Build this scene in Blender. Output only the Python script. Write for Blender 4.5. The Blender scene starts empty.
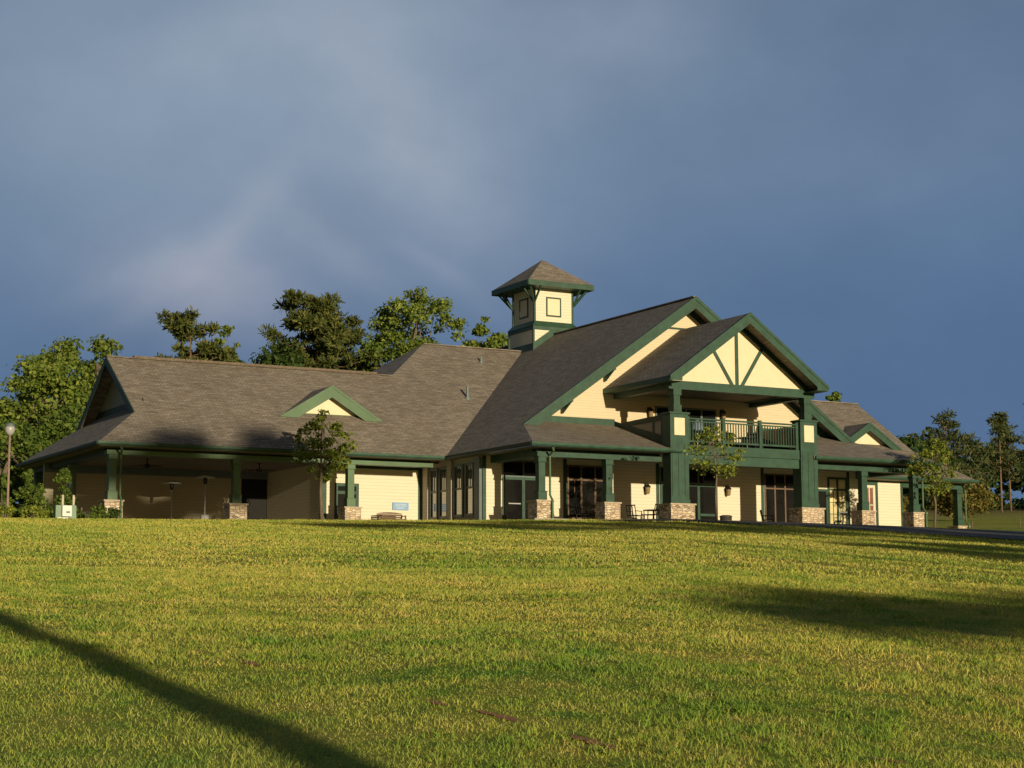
import bpy, math, random
import numpy as np
from mathutils import Vector, Matrix

random.seed(7)
rng = np.random.default_rng(11)
R = math.radians
S = bpy.context.scene
COL = S.collection

# ------------------------------------------------------------------ helpers
ORG = {}


def tag(o, label=None, cat=None, group=None, kind=None):
    if label: o['label'] = label
    if cat: o['category'] = cat
    if group: o['group'] = group
    if kind: o['kind'] = kind
    return o


def empty(name, loc, label, cat, group=None):
    o = bpy.data.objects.new(name, None)
    o.empty_display_size = 0.3
    o.location = loc
    COL.objects.link(o)
    ORG[o.name] = Vector(loc)
    return tag(o, label, cat, group)


def auto_uv(me):
    if not me.polygons: return
    uv = me.uv_layers.new(name='UVMap')
    n = len(me.polygons)
    nor = np.empty(n * 3); me.polygons.foreach_get('normal', nor); nor = nor.reshape(-1, 3)
    tot = np.empty(n, dtype=np.int32); me.polygons.foreach_get('loop_total', tot)
    nl = len(me.loops)
    vi = np.empty(nl, dtype=np.int32); me.loops.foreach_get('vertex_index', vi)
    co = np.empty(len(me.vertices) * 3); me.vertices.foreach_get('co', co); co = co.reshape(-1, 3)
    pn = np.repeat(nor, tot, axis=0)
    h = np.stack([-pn[:, 1], pn[:, 0], np.zeros(nl)], 1)
    ln = np.linalg.norm(h, axis=1)
    flat = ln < 0.02
    h[flat] = (1, 0, 0); ln[flat] = 1
    h /= ln[:, None]
    v = np.cross(pn, h)
    v[flat] = (0, 1, 0)
    p = co[vi]
    out = np.stack([(p * h).sum(1), (p * v).sum(1)], 1).astype(np.float32)
    uv.data.foreach_set('uv', out.ravel())


class MB:
    def __init__(s):
        s.v = []; s.f = []

    def poly(s, pts):
        b = len(s.v); s.v += [tuple(p) for p in pts]; s.f.append(list(range(b, b + len(pts)))); return s

    def box(s, x0, x1, y0, y1, z0, z1):
        b = len(s.v)
        s.v += [(x0, y0, z0), (x1, y0, z0), (x1, y1, z0), (x0, y1, z0), (x0, y0, z1), (x1, y0, z1), (x1, y1, z1), (x0, y1, z1)]
        for f in ((0, 3, 2, 1), (4, 5, 6, 7), (0, 1, 5, 4), (1, 2, 6, 5), (2, 3, 7, 6), (3, 0, 4, 7)):
            s.f.append([b + i for i in f])
        return s

    def prism(s, pts, vec):
        b = len(s.v); n = len(pts); vec = Vector(vec)
        pts = [Vector(p) for p in pts]
        nor = Vector((0, 0, 0))
        for i in range(n):
            nor += pts[i].cross(pts[(i + 1) % n])
        if nor.dot(vec) > 0: pts = pts[::-1]
        s.v += [tuple(p) for p in pts] + [tuple(p + vec) for p in pts]
        s.f.append([b + i for i in range(n)])
        s.f.append([b + n + i for i in reversed(range(n))])
        for i in range(n):
            j = (i + 1) % n
            s.f.append([b + j, b + i, b + n + i, b + n + j])
        return s

    def bar(s, p, q, w, h, up=(0, 0, 1)):
        p = Vector(p); q = Vector(q); d = (q - p).normalized(); up = Vector(up)
        a = d.cross(up)
        if a.length < 1e-4: a = d.cross(Vector((0, 1, 0)))
        a.normalize(); c = a.cross(d).normalized()
        a *= w / 2; c *= h / 2
        s.prism([p - a - c, p + a - c, p + a + c, p - a + c], q - p)
        return s

    def tube(s, path, radii, n=8, cap=True):
        path = [Vector(p) for p in path]; b = len(s.v)
        ref = Vector((0.31, 0.77, 0.55)).normalized()
        for i, p in enumerate(path):
            d = (path[min(i + 1, len(path) - 1)] - path[max(i - 1, 0)]).normalized()
            a = d.cross(ref)
            if a.length < .05: a = d.cross(Vector((1, 0, 0)))
            a.normalize(); c = d.cross(a)
            for k in range(n):
                t = 2 * math.pi * k / n
                s.v.append(tuple(p + (a * math.cos(t) + c * math.sin(t)) * radii[i]))
        for i in range(len(path) - 1):
            for k in range(n):
                k2 = (k + 1) % n
                s.f.append([b + i * n + k, b + i * n + k2, b + (i + 1) * n + k2, b + (i + 1) * n + k])
        if cap:
            s.f.append([b + k for k in reversed(range(n))])
            s.f.append([b + (len(path) - 1) * n + k for k in range(n)])
        return s

    def lathe(s, cx, cy, prof, n=20):
        b = len(s.v)
        for r, z in prof:
            for k in range(n):
                t = 2 * math.pi * k / n
                s.v.append((cx + r * math.cos(t), cy + r * math.sin(t), z))
        for i in range(len(prof) - 1):
            for k in range(n):
                k2 = (k + 1) % n
                s.f.append([b + i * n + k, b + i * n + k2, b + (i + 1) * n + k2, b + (i + 1) * n + k])
        s.f.append([b + k for k in reversed(range(n))])
        s.f.append([b + (len(prof) - 1) * n + k for k in range(n)])
        return s

    def build(s, name, mat, parent=None, smooth=False, bevel=0.0):
        o_ = ORG[parent.name] if parent is not None else Vector((0, 0, 0))
        me = bpy.data.meshes.new(name)
        me.from_pydata([(x - o_.x, y - o_.y, z - o_.z) for x, y, z in s.v], [], s.f)
        me.update()
        auto_uv(me)
        me.materials.append(mat)
        if smooth: me.polygons.foreach_set('use_smooth', [True] * len(me.polygons))
        o = bpy.data.objects.new(name, me)
        COL.objects.link(o)
        if parent is not None: o.parent = parent
        ORG[o.name] = o_
        if bevel:
            m = o.modifiers.new('bevel', 'BEVEL'); m.width = bevel; m.segments = 2; m.limit_method = 'ANGLE'
        return o


# ------------------------------------------------------------------ materials
def newmat(name):
    m = bpy.data.materials.new(name); m.use_nodes = True
    nt = m.node_tree
    for n in list(nt.nodes): nt.nodes.remove(n)
    out = nt.nodes.new('ShaderNodeOutputMaterial')
    p = nt.nodes.new('ShaderNodeBsdfPrincipled')
    nt.links.new(p.outputs[0], out.inputs[0])
    return m, nt, p


def N(nt, t, **k):
    n = nt.nodes.new(t)
    for a, b in k.items():
        if a in n.inputs.keys() if isinstance(a, str) else False: n.inputs[a].default_value = b
        else: setattr(n, a, b)
    return n


def ramp(nt, fac, stops):
    r = nt.nodes.new('ShaderNodeValToRGB')
    el = r.color_ramp.elements
    while len(el) < len(stops): el.new(0.5)
    for e, (p, c) in zip(el, stops):
        e.position = p; e.color = (*c, 1)
    nt.links.new(fac, r.inputs[0])
    return r.outputs[0]


def noise(nt, vec, scale, detail=4, rough=.55):
    n = nt.nodes.new('ShaderNodeTexNoise')
    n.inputs['Scale'].default_value = scale; n.inputs['Detail'].default_value = detail; n.inputs['Roughness'].default_value = rough
    if vec is not None: nt.links.new(vec, n.inputs['Vector'])
    return n.outputs[0]


def mapping(nt, vec, scale=(1, 1, 1), rot=(0, 0, 0), loc=(0, 0, 0)):
    m = nt.nodes.new('ShaderNodeMapping')
    m.inputs['Scale'].default_value = scale; m.inputs['Rotation'].default_value = rot; m.inputs['Location'].default_value = loc
    nt.links.new(vec, m.inputs[0]); return m.outputs[0]


def mix(nt, fac, a, b, mode='MIX'):
    m = nt.nodes.new('ShaderNodeMix'); m.data_type = 'RGBA'; m.blend_type = mode
    def put(sock, v):
        if isinstance(v, bpy.types.NodeSocket): nt.links.new(v, sock)
        elif isinstance(v, (int, float)): sock.default_value = v
        else: sock.default_value = (*v, 1)
    put(m.inputs[0], fac); put(m.inputs[6], a); put(m.inputs[7], b)
    return m.outputs[2]


def math_(nt, op, a, b=None, c=None, clamp=False):
    m = nt.nodes.new('ShaderNodeMath'); m.operation = op; m.use_clamp = clamp
    for i, v in enumerate((a, b, c)):
        if v is None: continue
        if isinstance(v, bpy.types.NodeSocket): nt.links.new(v, m.inputs[i])
        else: m.inputs[i].default_value = v
    return m.outputs[0]


def bump(nt, p, h, strength=.4, dist=.02):
    b = nt.nodes.new('ShaderNodeBump'); b.inputs['Strength'].default_value = strength; b.inputs['Distance'].default_value = dist
    nt.links.new(h, b.inputs['Height']); nt.links.new(b.outputs[0], p.inputs['Normal'])


def tc(nt, which='Object'):
    return nt.nodes.new('ShaderNodeTexCoord').outputs[which]


def uvn(nt):
    return nt.nodes.new('ShaderNodeUVMap').outputs[0]


def paint(name, col, rough=.5, var=.18, scale=3.0):
    m, nt, p = newmat(name)
    n = noise(nt, tc(nt), scale, 6, .65)
    n2 = noise(nt, tc(nt), 38, 3)
    d = tuple(c * (1 - var) for c in col); l = tuple(min(1, c * (1 + var)) for c in col)
    c = ramp(nt, n, [(.3, d), (.7, l)])
    nt.links.new(c, p.inputs['Base Color'])
    p.inputs['Roughness'].default_value = rough
    bump(nt, p, n2, .12, .01)
    return m


def siding(name, col, pitch=.16, rough=.65):
    m, nt, p = newmat(name)
    u = uvn(nt)
    sep = nt.nodes.new('ShaderNodeSeparateXYZ'); nt.links.new(u, sep.inputs[0])
    fr = math_(nt, 'FRACT', math_(nt, 'DIVIDE', sep.outputs[1], pitch))
    line = math_(nt, 'LESS_THAN', fr, .12)
    n = noise(nt, mapping(nt, u, (.6, 4, 1)), 1.4, 5, .6)
    n3 = noise(nt, tc(nt), .35, 3)
    c = ramp(nt, n, [(.25, tuple(x * .9 for x in col)), (.75, col)])
    c = mix(nt, math_(nt, 'MULTIPLY', line, .5), c, tuple(x * .45 for x in col))
    c = mix(nt, math_(nt, 'MULTIPLY', n3, .25), c, tuple(x * .8 for x in col))
    nt.links.new(c, p.inputs['Base Color']); p.inputs['Roughness'].default_value = rough
    bump(nt, p, fr, .5, .012)
    return m


def shingle_mat(name, k=1.0):
    m, nt, p = newmat(name)
    u = uvn(nt)
    b = nt.nodes.new('ShaderNodeTexBrick')
    nt.links.new(u, b.inputs['Vector'])
    b.inputs['Scale'].default_value = 1.0
    b.inputs['Brick Width'].default_value = .34; b.inputs['Row Height'].default_value = .15
    b.inputs['Mortar Size'].default_value = .012; b.inputs['Mortar Smooth'].default_value = .4; b.inputs['Bias'].default_value = 0
    b.offset = .37; b.squash = 1
    b.inputs['Color1'].default_value = (.305 * k, .270 * k, .232 * k, 1)
    b.inputs['Color2'].default_value = (.215 * k, .182 * k, .15 * k, 1)
    b.inputs['Mortar'].default_value = (.10 * k, .083 * k, .066 * k, 1)
    st = noise(nt, mapping(nt, u, (.9, 7.5, 1)), 1.0, 5, .7)
    c = mix(nt, .75, b.outputs['Color'], ramp(nt, st, [(.32, (.5, .5, .5)), (.68, (1.3, 1.28, 1.25))]), 'MULTIPLY')
    bl = noise(nt, mapping(nt, u, (1, 1, 1)), .25, 3)
    c = mix(nt, .5, c, ramp(nt, bl, [(.3, (.75, .74, .72)), (.7, (1.12, 1.12, 1.12))]), 'MULTIPLY')
    gr = noise(nt, mapping(nt, u, (1, 1, 1)), 9, 3)
    c = mix(nt, .6, c, ramp(nt, gr, [(.3, (.65, .65, .65)), (.7, (1.25, 1.25, 1.25))]), 'MULTIPLY')
    nt.links.new(c, p.inputs['Base Color']); p.inputs['Roughness'].default_value = .92
    sep = nt.nodes.new('ShaderNodeSeparateXYZ'); nt.links.new(u, sep.inputs[0])
    fr = math_(nt, 'FRACT', math_(nt, 'DIVIDE', sep.outputs[1], .15))
    h = math_(nt, 'ADD', math_(nt, 'MULTIPLY', fr, -.6), math_(nt, 'MULTIPLY', gr, .8))
    bump(nt, p, h, .35, .02)
    return m


def stone_mat(name):
    m, nt, p = newmat(name)
    u = mapping(nt, uvn(nt), (4.2, 9.5, 1))
    wob = noise(nt, u, 1.2, 2)
    v = nt.nodes.new('ShaderNodeTexVoronoi'); v.voronoi_dimensions = '2D'; v.inputs['Scale'].default_value = 1.0; v.inputs['Randomness'].default_value = .85
    nt.links.new(u, v.inputs['Vector'])
    e = nt.nodes.new('ShaderNodeTexVoronoi'); e.voronoi_dimensions = '2D'; e.feature = 'DISTANCE_TO_EDGE'; e.inputs['Scale'].default_value = 1.0; e.inputs['Randomness'].default_value = .85
    nt.links.new(u, e.inputs['Vector'])
    sc = nt.nodes.new('ShaderNodeSeparateColor'); nt.links.new(v.outputs['Color'], sc.inputs[0])
    c = ramp(nt, sc.outputs[0], [(0, (.27, .20, .14)), (.2, (.64, .50, .35)), (.45, (.48, .40, .32)), (.7, (.70, .54, .38)), (1, (.80, .69, .53))])
    gr = noise(nt, uvn(nt), 22, 4)
    c = mix(nt, .5, c, ramp(nt, gr, [(.3, (.7, .7, .7)), (.7, (1.2, 1.2, 1.2))]), 'MULTIPLY')
    gap = math_(nt, 'LESS_THAN', e.outputs['Distance'], .05)
    c = mix(nt, math_(nt, 'MULTIPLY', gap, .8), c, (.12, .095, .07))
    nt.links.new(c, p.inputs['Base Color']); p.inputs['Roughness'].default_value = .9
    bump(nt, p, math_(nt, 'MINIMUM', e.outputs['Distance'], .2), 1.0, .12)
    return m


def glass_mat(name, col=(.008, .008, .008), ior=1.42, rough=.03):
    m, nt, p = newmat(name)
    n = noise(nt, tc(nt), .8, 2)
    nt.links.new(ramp(nt, n, [(.3, col), (.7, tuple(c * 1.8 for c in col))]), p.inputs['Base Color'])
    p.inputs['Roughness'].default_value = rough; p.inputs['IOR'].default_value = ior
    bump(nt, p, n, .03, .02)
    return m


def leaf_mat(name, c1, c2, c3, trans=.35, rough=.6):
    m, nt, p = newmat(name)
    g = nt.nodes.new('ShaderNodeNewGeometry')
    r = ramp(nt, g.outputs['Random Per Island'], [(0, c1), (.5, c2), (1, c3)])
    big = noise(nt, tc(nt), .55, 3)
    r = mix(nt, .6, r, ramp(nt, big, [(.3, (.6, .62, .6)), (.7, (1.3, 1.25, 1.1))]), 'MULTIPLY')
    nt.links.new(r, p.inputs['Base Color']); p.inputs['Roughness'].default_value = rough
    p.inputs['Specular IOR Level'].default_value = .25
    t = nt.nodes.new('ShaderNodeBsdfTranslucent'); nt.links.new(r, t.inputs[0])
    ms = nt.nodes.new('ShaderNodeMixShader'); ms.inputs[0].default_value = trans
    nt.links.new(p.outputs[0], ms.inputs[1]); nt.links.new(t.outputs[0], ms.inputs[2])
    out = [n for n in nt.nodes if n.type == 'OUTPUT_MATERIAL'][0]
    nt.links.new(ms.outputs[0], out.inputs[0])
    return m


def bark_mat(name, col):
    m, nt, p = newmat(name)
    n = noise(nt, mapping(nt, tc(nt), (6, 6, 1.2)), 2.0, 5, .7)
    nt.links.new(ramp(nt, n, [(.3, tuple(c * .45 for c in col)), (.7, col)]), p.inputs['Base Color'])
    p.inputs['Roughness'].default_value = .95
    bump(nt, p, n, .7, .05)
    return m


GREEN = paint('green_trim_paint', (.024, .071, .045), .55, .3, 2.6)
GREEN_D = paint('shaded_dark_green_paint', (.014, .036, .026), .6, .15, 1.2)  # trim green darkened: shade of west sides and eaves put into the colour
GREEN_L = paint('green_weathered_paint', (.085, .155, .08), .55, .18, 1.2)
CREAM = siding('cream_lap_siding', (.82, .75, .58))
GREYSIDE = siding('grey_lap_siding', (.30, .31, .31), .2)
CREAM_DIM = siding('shade_darkened_cream_siding', (.46, .42, .29))  # darker copy of the cream siding; porch shade is put into its colour
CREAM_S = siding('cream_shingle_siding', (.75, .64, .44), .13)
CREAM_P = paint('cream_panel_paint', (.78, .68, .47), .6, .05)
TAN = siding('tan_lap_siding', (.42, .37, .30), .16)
SHINGLE = shingle_mat('weathered_asphalt_shingles')
STONE = stone_mat('stacked_ledge_stone')
CAP = paint('cut_stone_cap', (.46, .38, .29), .85, .2, 6)
GLASS = glass_mat('dark_window_glass')
GLASS_W = glass_mat('reflective_window_glass', (.02, .019, .016), 3.2, .02)
GLASS_LIT = glass_mat('painted_light_window_glass', (.52, .45, .25), 1.5, .1)  # bright reflected and seen-through light is put into the pane colour
CEIL = paint('porch_ceiling_boards', (.20, .165, .125), .8, .1)
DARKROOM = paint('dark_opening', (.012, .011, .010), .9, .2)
BLACK = paint('black_metal', (.012, .012, .013), .45, .2)
STEEL = paint('brushed_steel', (.42, .42, .42), .35, .1)
WHITE = paint('white_enamel', (.75, .74, .70), .5, .06)
GREYBLUE = paint('slate_trim_paint', (.13, .16, .17), .5, .12)
WOODRED = paint('red_brown_blind', (.22, .07, .04), .6, .2)
BROWNWOOD = paint('bench_wood', (.15, .095, .06), .7, .25)
CONC = paint('concrete_patio', (.36, .33, .29), .9, .12, 2)
ASPHALT = paint('asphalt', (.05, .052, .058), .95, .25, 4)
AMBER = paint('amber_lantern_glass', (.30, .21, .10), .3, .2)
LENS = paint('frosted_lamp_glass', (.40, .40, .40), .25, .08)
RUST = paint('weathered_pole', (.30, .22, .17), .7, .25)
BOXGREEN = paint('utility_green', (.16, .25, .18), .5, .1)
POSTWOOD = paint('pale_post', (.55, .50, .42), .8, .2)
BLUESIGN = paint('pale_blue_banner', (.22, .40, .66), .6, .08)
CLAY = paint('red_clay_soil', (.34, .13, .055), .95, .35, 9)
CANVAS = paint('blue_canvas', (.16, .22, .30), .8, .15)

LEAF_BRIGHT = leaf_mat('sunny_oak_leaves', (.085, .15, .02), (.18, .25, .04), (.32, .37, .08))
LEAF_MID = leaf_mat('green_leaves', (.06, .12, .02), (.13, .20, .034), (.24, .30, .06))
LEAF_DARK = leaf_mat('dark_leaves', (.025, .06, .014), (.055, .10, .022), (.10, .14, .03))
LEAF_PINE = leaf_mat('pine_needles', (.048, .075, .02), (.11, .135, .034), (.21, .215, .06), .3)
LEAF_PINE2 = leaf_mat('dark_pine_needles', (.032, .062, .026), (.075, .10, .036), (.17, .17, .06), .25)
LEAF_YOUNG = leaf_mat('young_tree_leaves', (.10, .15, .024), (.21, .27, .042), (.36, .38, .075))
LEAF_SPRING = leaf_mat('yellow_green_leaves', (.14, .20, .028), (.25, .31, .045), (.40, .42, .075))
LEAF_OLIVE = leaf_mat('olive_shrub_leaves', (.10, .10, .025), (.20, .18, .04), (.32, .25, .06))
BARK = bark_mat('grey_brown_bark', (.22, .17, .125))
BARKP = bark_mat('red_pine_bark', (.26, .165, .105))

# ------------------------------------------------------------------ terrain
def softmin(a, b, k):
    return -k * np.logaddexp(-a / k, -b / k)


def ground_h(X, Y):
    X = np.asarray(X, float); Y = np.asarray(Y, float)
    rr = np.hypot(X, np.maximum(Y, 0))
    az = np.clip(np.arctan2(X, Y), .12, .95)
    D = X * np.sin(az) + Y * np.cos(az)
    k = .0723 - .058 * np.clip(az - .60, 0, .35)
    plane = -1.6 + k * D + .03 * D * np.exp(-np.abs(D) / 15)
    plane = -softmin(-plane, np.full_like(plane, 2.9), .25)
    cap = 4.14 + .066 * np.clip(rr - 100, 0, 320) - .03 * np.clip(rr - 460, 0, 900)
    h = softmin(plane, cap, .05)
    return h


def lump(X, Y):
    return (.020 * np.sin(X * 1.7 + .6 * np.sin(Y * .9)) * np.sin(Y * 1.3 + 1) + .028 * np.sin(X * .43 + 1.3) * np.sin(Y * .37)) * np.clip(1.2 - Y / 66, 0, 1)


def gz(x, y):
    return float(ground_h(np.array([x]), np.array([y]))[0] + lump(np.array([x]), np.array([y]))[0])


def axis(a0, a1, lo, hi, fine, ncoarse):
    mid = np.arange(lo, hi + 1e-6, fine)
    t = np.linspace(0, 1, ncoarse + 1)[1:] ** 2.2
    return np.concatenate([(lo - (lo - a0) * t)[::-1], mid, hi + (a1 - hi) * t])


def grid_obj(name, xs, ys, mat, kind='structure'):
    XX, YY = np.meshgrid(xs, ys)
    ZZ = ground_h(XX, YY) + lump(XX, YY)
    nx, ny = len(xs), len(ys)
    v = np.stack([XX.ravel(), YY.ravel(), ZZ.ravel()], 1)
    i = np.arange(nx * ny).reshape(ny, nx)
    f = np.stack([i[:-1, :-1].ravel(), i[:-1, 1:].ravel(), i[1:, 1:].ravel(), i[1:, :-1].ravel()], 1)
    me = bpy.data.meshes.new(name)
    me.from_pydata(v.tolist(), [], f.tolist()); me.update()
    me.polygons.foreach_set('use_smooth', [True] * len(me.polygons))
    me.materials.append(mat)
    o = bpy.data.objects.new(name, me); COL.objects.link(o)
    o['kind'] = kind
    return o


def lawn_color(nt, vec, k=1.0):
    # large yellow/green patches, clumpy tufts
    a = noise(nt, mapping(nt, vec, (.22, .085, .16), (0, 0, .35)), 1.0, 4, .62)
    b = noise(nt, mapping(nt, vec, (2.0, 1.5, 1.5)), 1.0, 6, .7)
    c = ramp(nt, a, [(.40, (.085 * k, .160 * k, .020 * k)), (.50, (.205 * k, .215 * k, .036 * k)), (.68, (.295 * k, .254 * k, .062 * k))])
    c2 = ramp(nt, b, [(.34, (.08 * k, .150 * k, .020 * k)), (.48, (.198 * k, .206 * k, .032 * k)), (.66, (.315 * k, .256 * k, .064 * k))])
    c = mix(nt, .60, c, c2)
    sx = nt.nodes.new('ShaderNodeSeparateXYZ'); nt.links.new(vec, sx.inputs[0])
    # richer, greener turf in the hollow nearest the viewer on the left
    gl = math_(nt, 'MULTIPLY', math_(nt, 'MULTIPLY_ADD', sx.outputs[1], -.09, 1.55, clamp=True), math_(nt, 'MULTIPLY_ADD', sx.outputs[0], -.55, 3.0, clamp=True))
    return mix(nt, math_(nt, 'MULTIPLY', gl, .55), c, (.085 * k, .165 * k, .026 * k))


m, nt, p = newmat('lawn_soil')
c = mix(nt, 1.0, lawn_color(nt, tc(nt), 1.75), (1.0, 1.0, 1.12), 'MULTIPLY')
fine = noise(nt, mapping(nt, tc(nt), (1, 1, 1)), 14, 5, .7)
c = mix(nt, .8, c, ramp(nt, fine, [(.3, (.45, .5, .4)), (.7, (1.4, 1.35, 1.2))]), 'MULTIPLY')
vl = nt.nodes.new('ShaderNodeVectorMath'); vl.operation = 'LENGTH'; nt.links.new(tc(nt), vl.inputs[0])
far = math_(nt, 'MULTIPLY_ADD', vl.outputs['Value'], .014, -2.1, clamp=True)
dry = noise(nt, mapping(nt, tc(nt), (.03, .03, .03)), 1.0, 4)
c = mix(nt, far, c, ramp(nt, dry, [(.35, (.16, .15, .05)), (.6, (.34, .235, .12))]))
nt.links.new(c, p.inputs['Base Color']); p.inputs['Roughness'].default_value = 1
p.inputs['Specular IOR Level'].default_value = .1
bump(nt, p, fine, 1.0, .08)
SOIL = m
m, nt, p = newmat('grass_blades')
c = mix(nt, 1.0, lawn_color(nt, tc(nt), 2.6), (1.0, 1.0, 1.12), 'MULTIPLY')
at_ = nt.nodes.new('ShaderNodeAttribute'); at_.attribute_name = 'lush'
c = mix(nt, math_(nt, 'MULTIPLY', at_.outputs['Fac'], .8), c, (.20, .33, .045))
g = nt.nodes.new('ShaderNodeNewGeometry')
c = mix(nt, .85, c, ramp(nt, g.outputs['Random Per Island'], [(0, (.40, .55, .5)), (.42, (.85, .95, .9)), (.75, (1.12, 1.02, 1.0)), (.9, (1.28, 1.05, 1.35)), (1, (1.45, 1.12, 1.9))]), 'MULTIPLY')
nt.links.new(c, p.inputs['Base Color']); p.inputs['Roughness'].default_value = .7
p.inputs['Specular IOR Level'].default_value = .15
t = nt.nodes.new('ShaderNodeBsdfTranslucent'); nt.links.new(c, t.inputs[0])
ms = nt.nodes.new('ShaderNodeMixShader'); ms.inputs[0].default_value = .25
nt.links.new(p.outputs[0], ms.inputs[1]); nt.links.new(t.outputs[0], ms.inputs[2])
nt.links.new(ms.outputs[0], [n for n in nt.nodes if n.type == 'OUTPUT_MATERIAL'][0].inputs[0])
GRASS = m

grid_obj('lawn', axis(-900, 1100, -12, 96, .45, 40), axis(-260, 1300, -4, 100, .45, 40), SOIL)

# driveway: a drive that curves in front of the right half of the building
low = [(39.5, 63.6), (42.1, 60.9), (45.0, 59.4), (46.8, 57.4), (47.5, 54.4), (47.7, 51.0), (47.9, 48.0), (49.5, 41.0), (53, 33)]
upp = [(39.5, 63.9), (43.0, 65.6), (47.0, 66.2), (52.0, 65.8), (56.1, 64.1), (60.5, 60.9), (66, 56), (74, 47), (80, 38)]


def resample(pl, n):
    pl = [Vector(p) for p in pl]; L = [0]
    for a, b in zip(pl, pl[1:]): L.append(L[-1] + (b - a).length)
    out = []
    for i in range(n):
        t = L[-1] * i / (n - 1); k = 0
        while k < len(L) - 2 and L[k + 1] < t: k += 1
        u = (t - L[k]) / (L[k + 1] - L[k]); out.append(pl[k].lerp(pl[k + 1], u))
    return out


NA, NB = 60, 24
la = resample(low, NA); ua = resample(upp, NA)
v = []; f = []
for i in range(NA):
    for j in range(NB):
        q = la[i].lerp(ua[i], j / (NB - 1))
        v.append((q.x, q.y, gz(q.x, q.y) + .045))
for i in range(NA - 1):
    for j in range(NB - 1):
        f.append([i * NB + j, (i + 1) * NB + j, (i + 1) * NB + j + 1, i * NB + j + 1])
me = bpy.data.meshes.new('driveway'); me.from_pydata(v, [], f); me.update(); auto_uv(me); me.materials.append(ASPHALT)
me.polygons.foreach_set('use_smooth', [True] * len(me.polygons))
o = bpy.data.objects.new('driveway', me); COL.objects.link(o); o['kind'] = 'structure'
ROADP = [tuple(q) for q in la] + [tuple(q) for q in reversed(ua)]


def in_poly(x, y, P):
    inside = np.zeros(len(x), bool)
    n = len(P)
    for i in range(n):
        x1, y1 = P[i]; x2, y2 = P[(i + 1) % n]
        c = ((y1 > y) != (y2 > y))
        with np.errstate(divide='ignore', invalid='ignore'):
            xi = (x2 - x1) * (y - y1) / (y2 - y1 + 1e-12) + x1
        inside ^= c & (x < xi)
    return inside


# bare clay scrapes in the lawn (ground patches)
SCRAPE = [(5.39, 10.83, 5.38, 10.5), (5.47, 10.23, 5.45, 9.67), (5.43, 9.05, 5.36, 8.44), (5.24, 14.85, 5.26, 14.47), (5.28, 13.99, 5.26, 13.46), (5.01, 17.34, 5.05, 17.07), (6.5, 7.73, 6.59, 7.52)]
mb = MB()
rs = random.Random(3)
for (xa, ya_, xb, yb) in SCRAPE:
    n = 16; lft = []; rgt = []
    dx, dy = xb - xa, yb - ya_; L_ = math.hypot(dx, dy); nx_, ny_ = -dy / L_, dx / L_
    for k in range(n + 1):
        t = k / n; wd = (.008 + .032 * math.sin(math.pi * t) ** .7) * rs.uniform(.3, 1.5)
        of = rs.uniform(-.02, .02)
        for side, lst in ((1, lft), (-1, rgt)):
            px, py = xa + dx * t + nx_ * (of + side * wd), ya_ + dy * t + ny_ * (of + side * wd)
            lst.append((px, py, gz(px, py) + .006))
    for k in range(n): mb.poly([rgt[k], rgt[k + 1], lft[k + 1], lft[k]])
o = mb.build('bare_soil', CLAY); o['kind'] = 'structure'

# ------------------------------------------------------------------ grass (real blades)
YA = .5095


def blades(n, r0, r1, hh, ww, power, a0=-.34, a1=.36):
    u = rng.random(n)
    e = 2 - power
    rr = (r0 ** e + u * (r1 ** e - r0 ** e)) ** (1 / e)
    aa = YA + a0 + rng.random(n) * (a1 - a0)
    x = rr * np.sin(aa); y = rr * np.cos(aa)
    keep = ~in_poly(x, y, ROADP) & (y < 77.2) & ~((x > 39.2) & (y > 68.3)) & ~((x > 62) & (y > 67.5))
    for (xa, ya_, xb, yb) in SCRAPE:
        dx, dy = xb - xa, yb - ya_; l2 = dx * dx + dy * dy
        t = np.clip(((x - xa) * dx + (y - ya_) * dy) / l2, 0, 1)
        dist = np.hypot(x - xa - t * dx, y - ya_ - t * dy)
        keep &= (dist > .045) | (rng.random(len(x)) < .35)
    x, y, rr = x[keep], y[keep], rr[keep]
    # tufts: clumpy height
    cl = .5 + .5 * np.sin(x * 2.1 + 1.7 * np.sin(y * 1.9)) * np.sin(y * 2.6 + 1.2 * np.sin(x * 2.4))
    h = hh(rr) * (.45 + .75 * rng.random(len(x))) * (.6 + .8 * cl)
    w = ww(rr) * (.7 + .6 * rng.random(len(x)))
    return x, y, h, w


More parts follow.
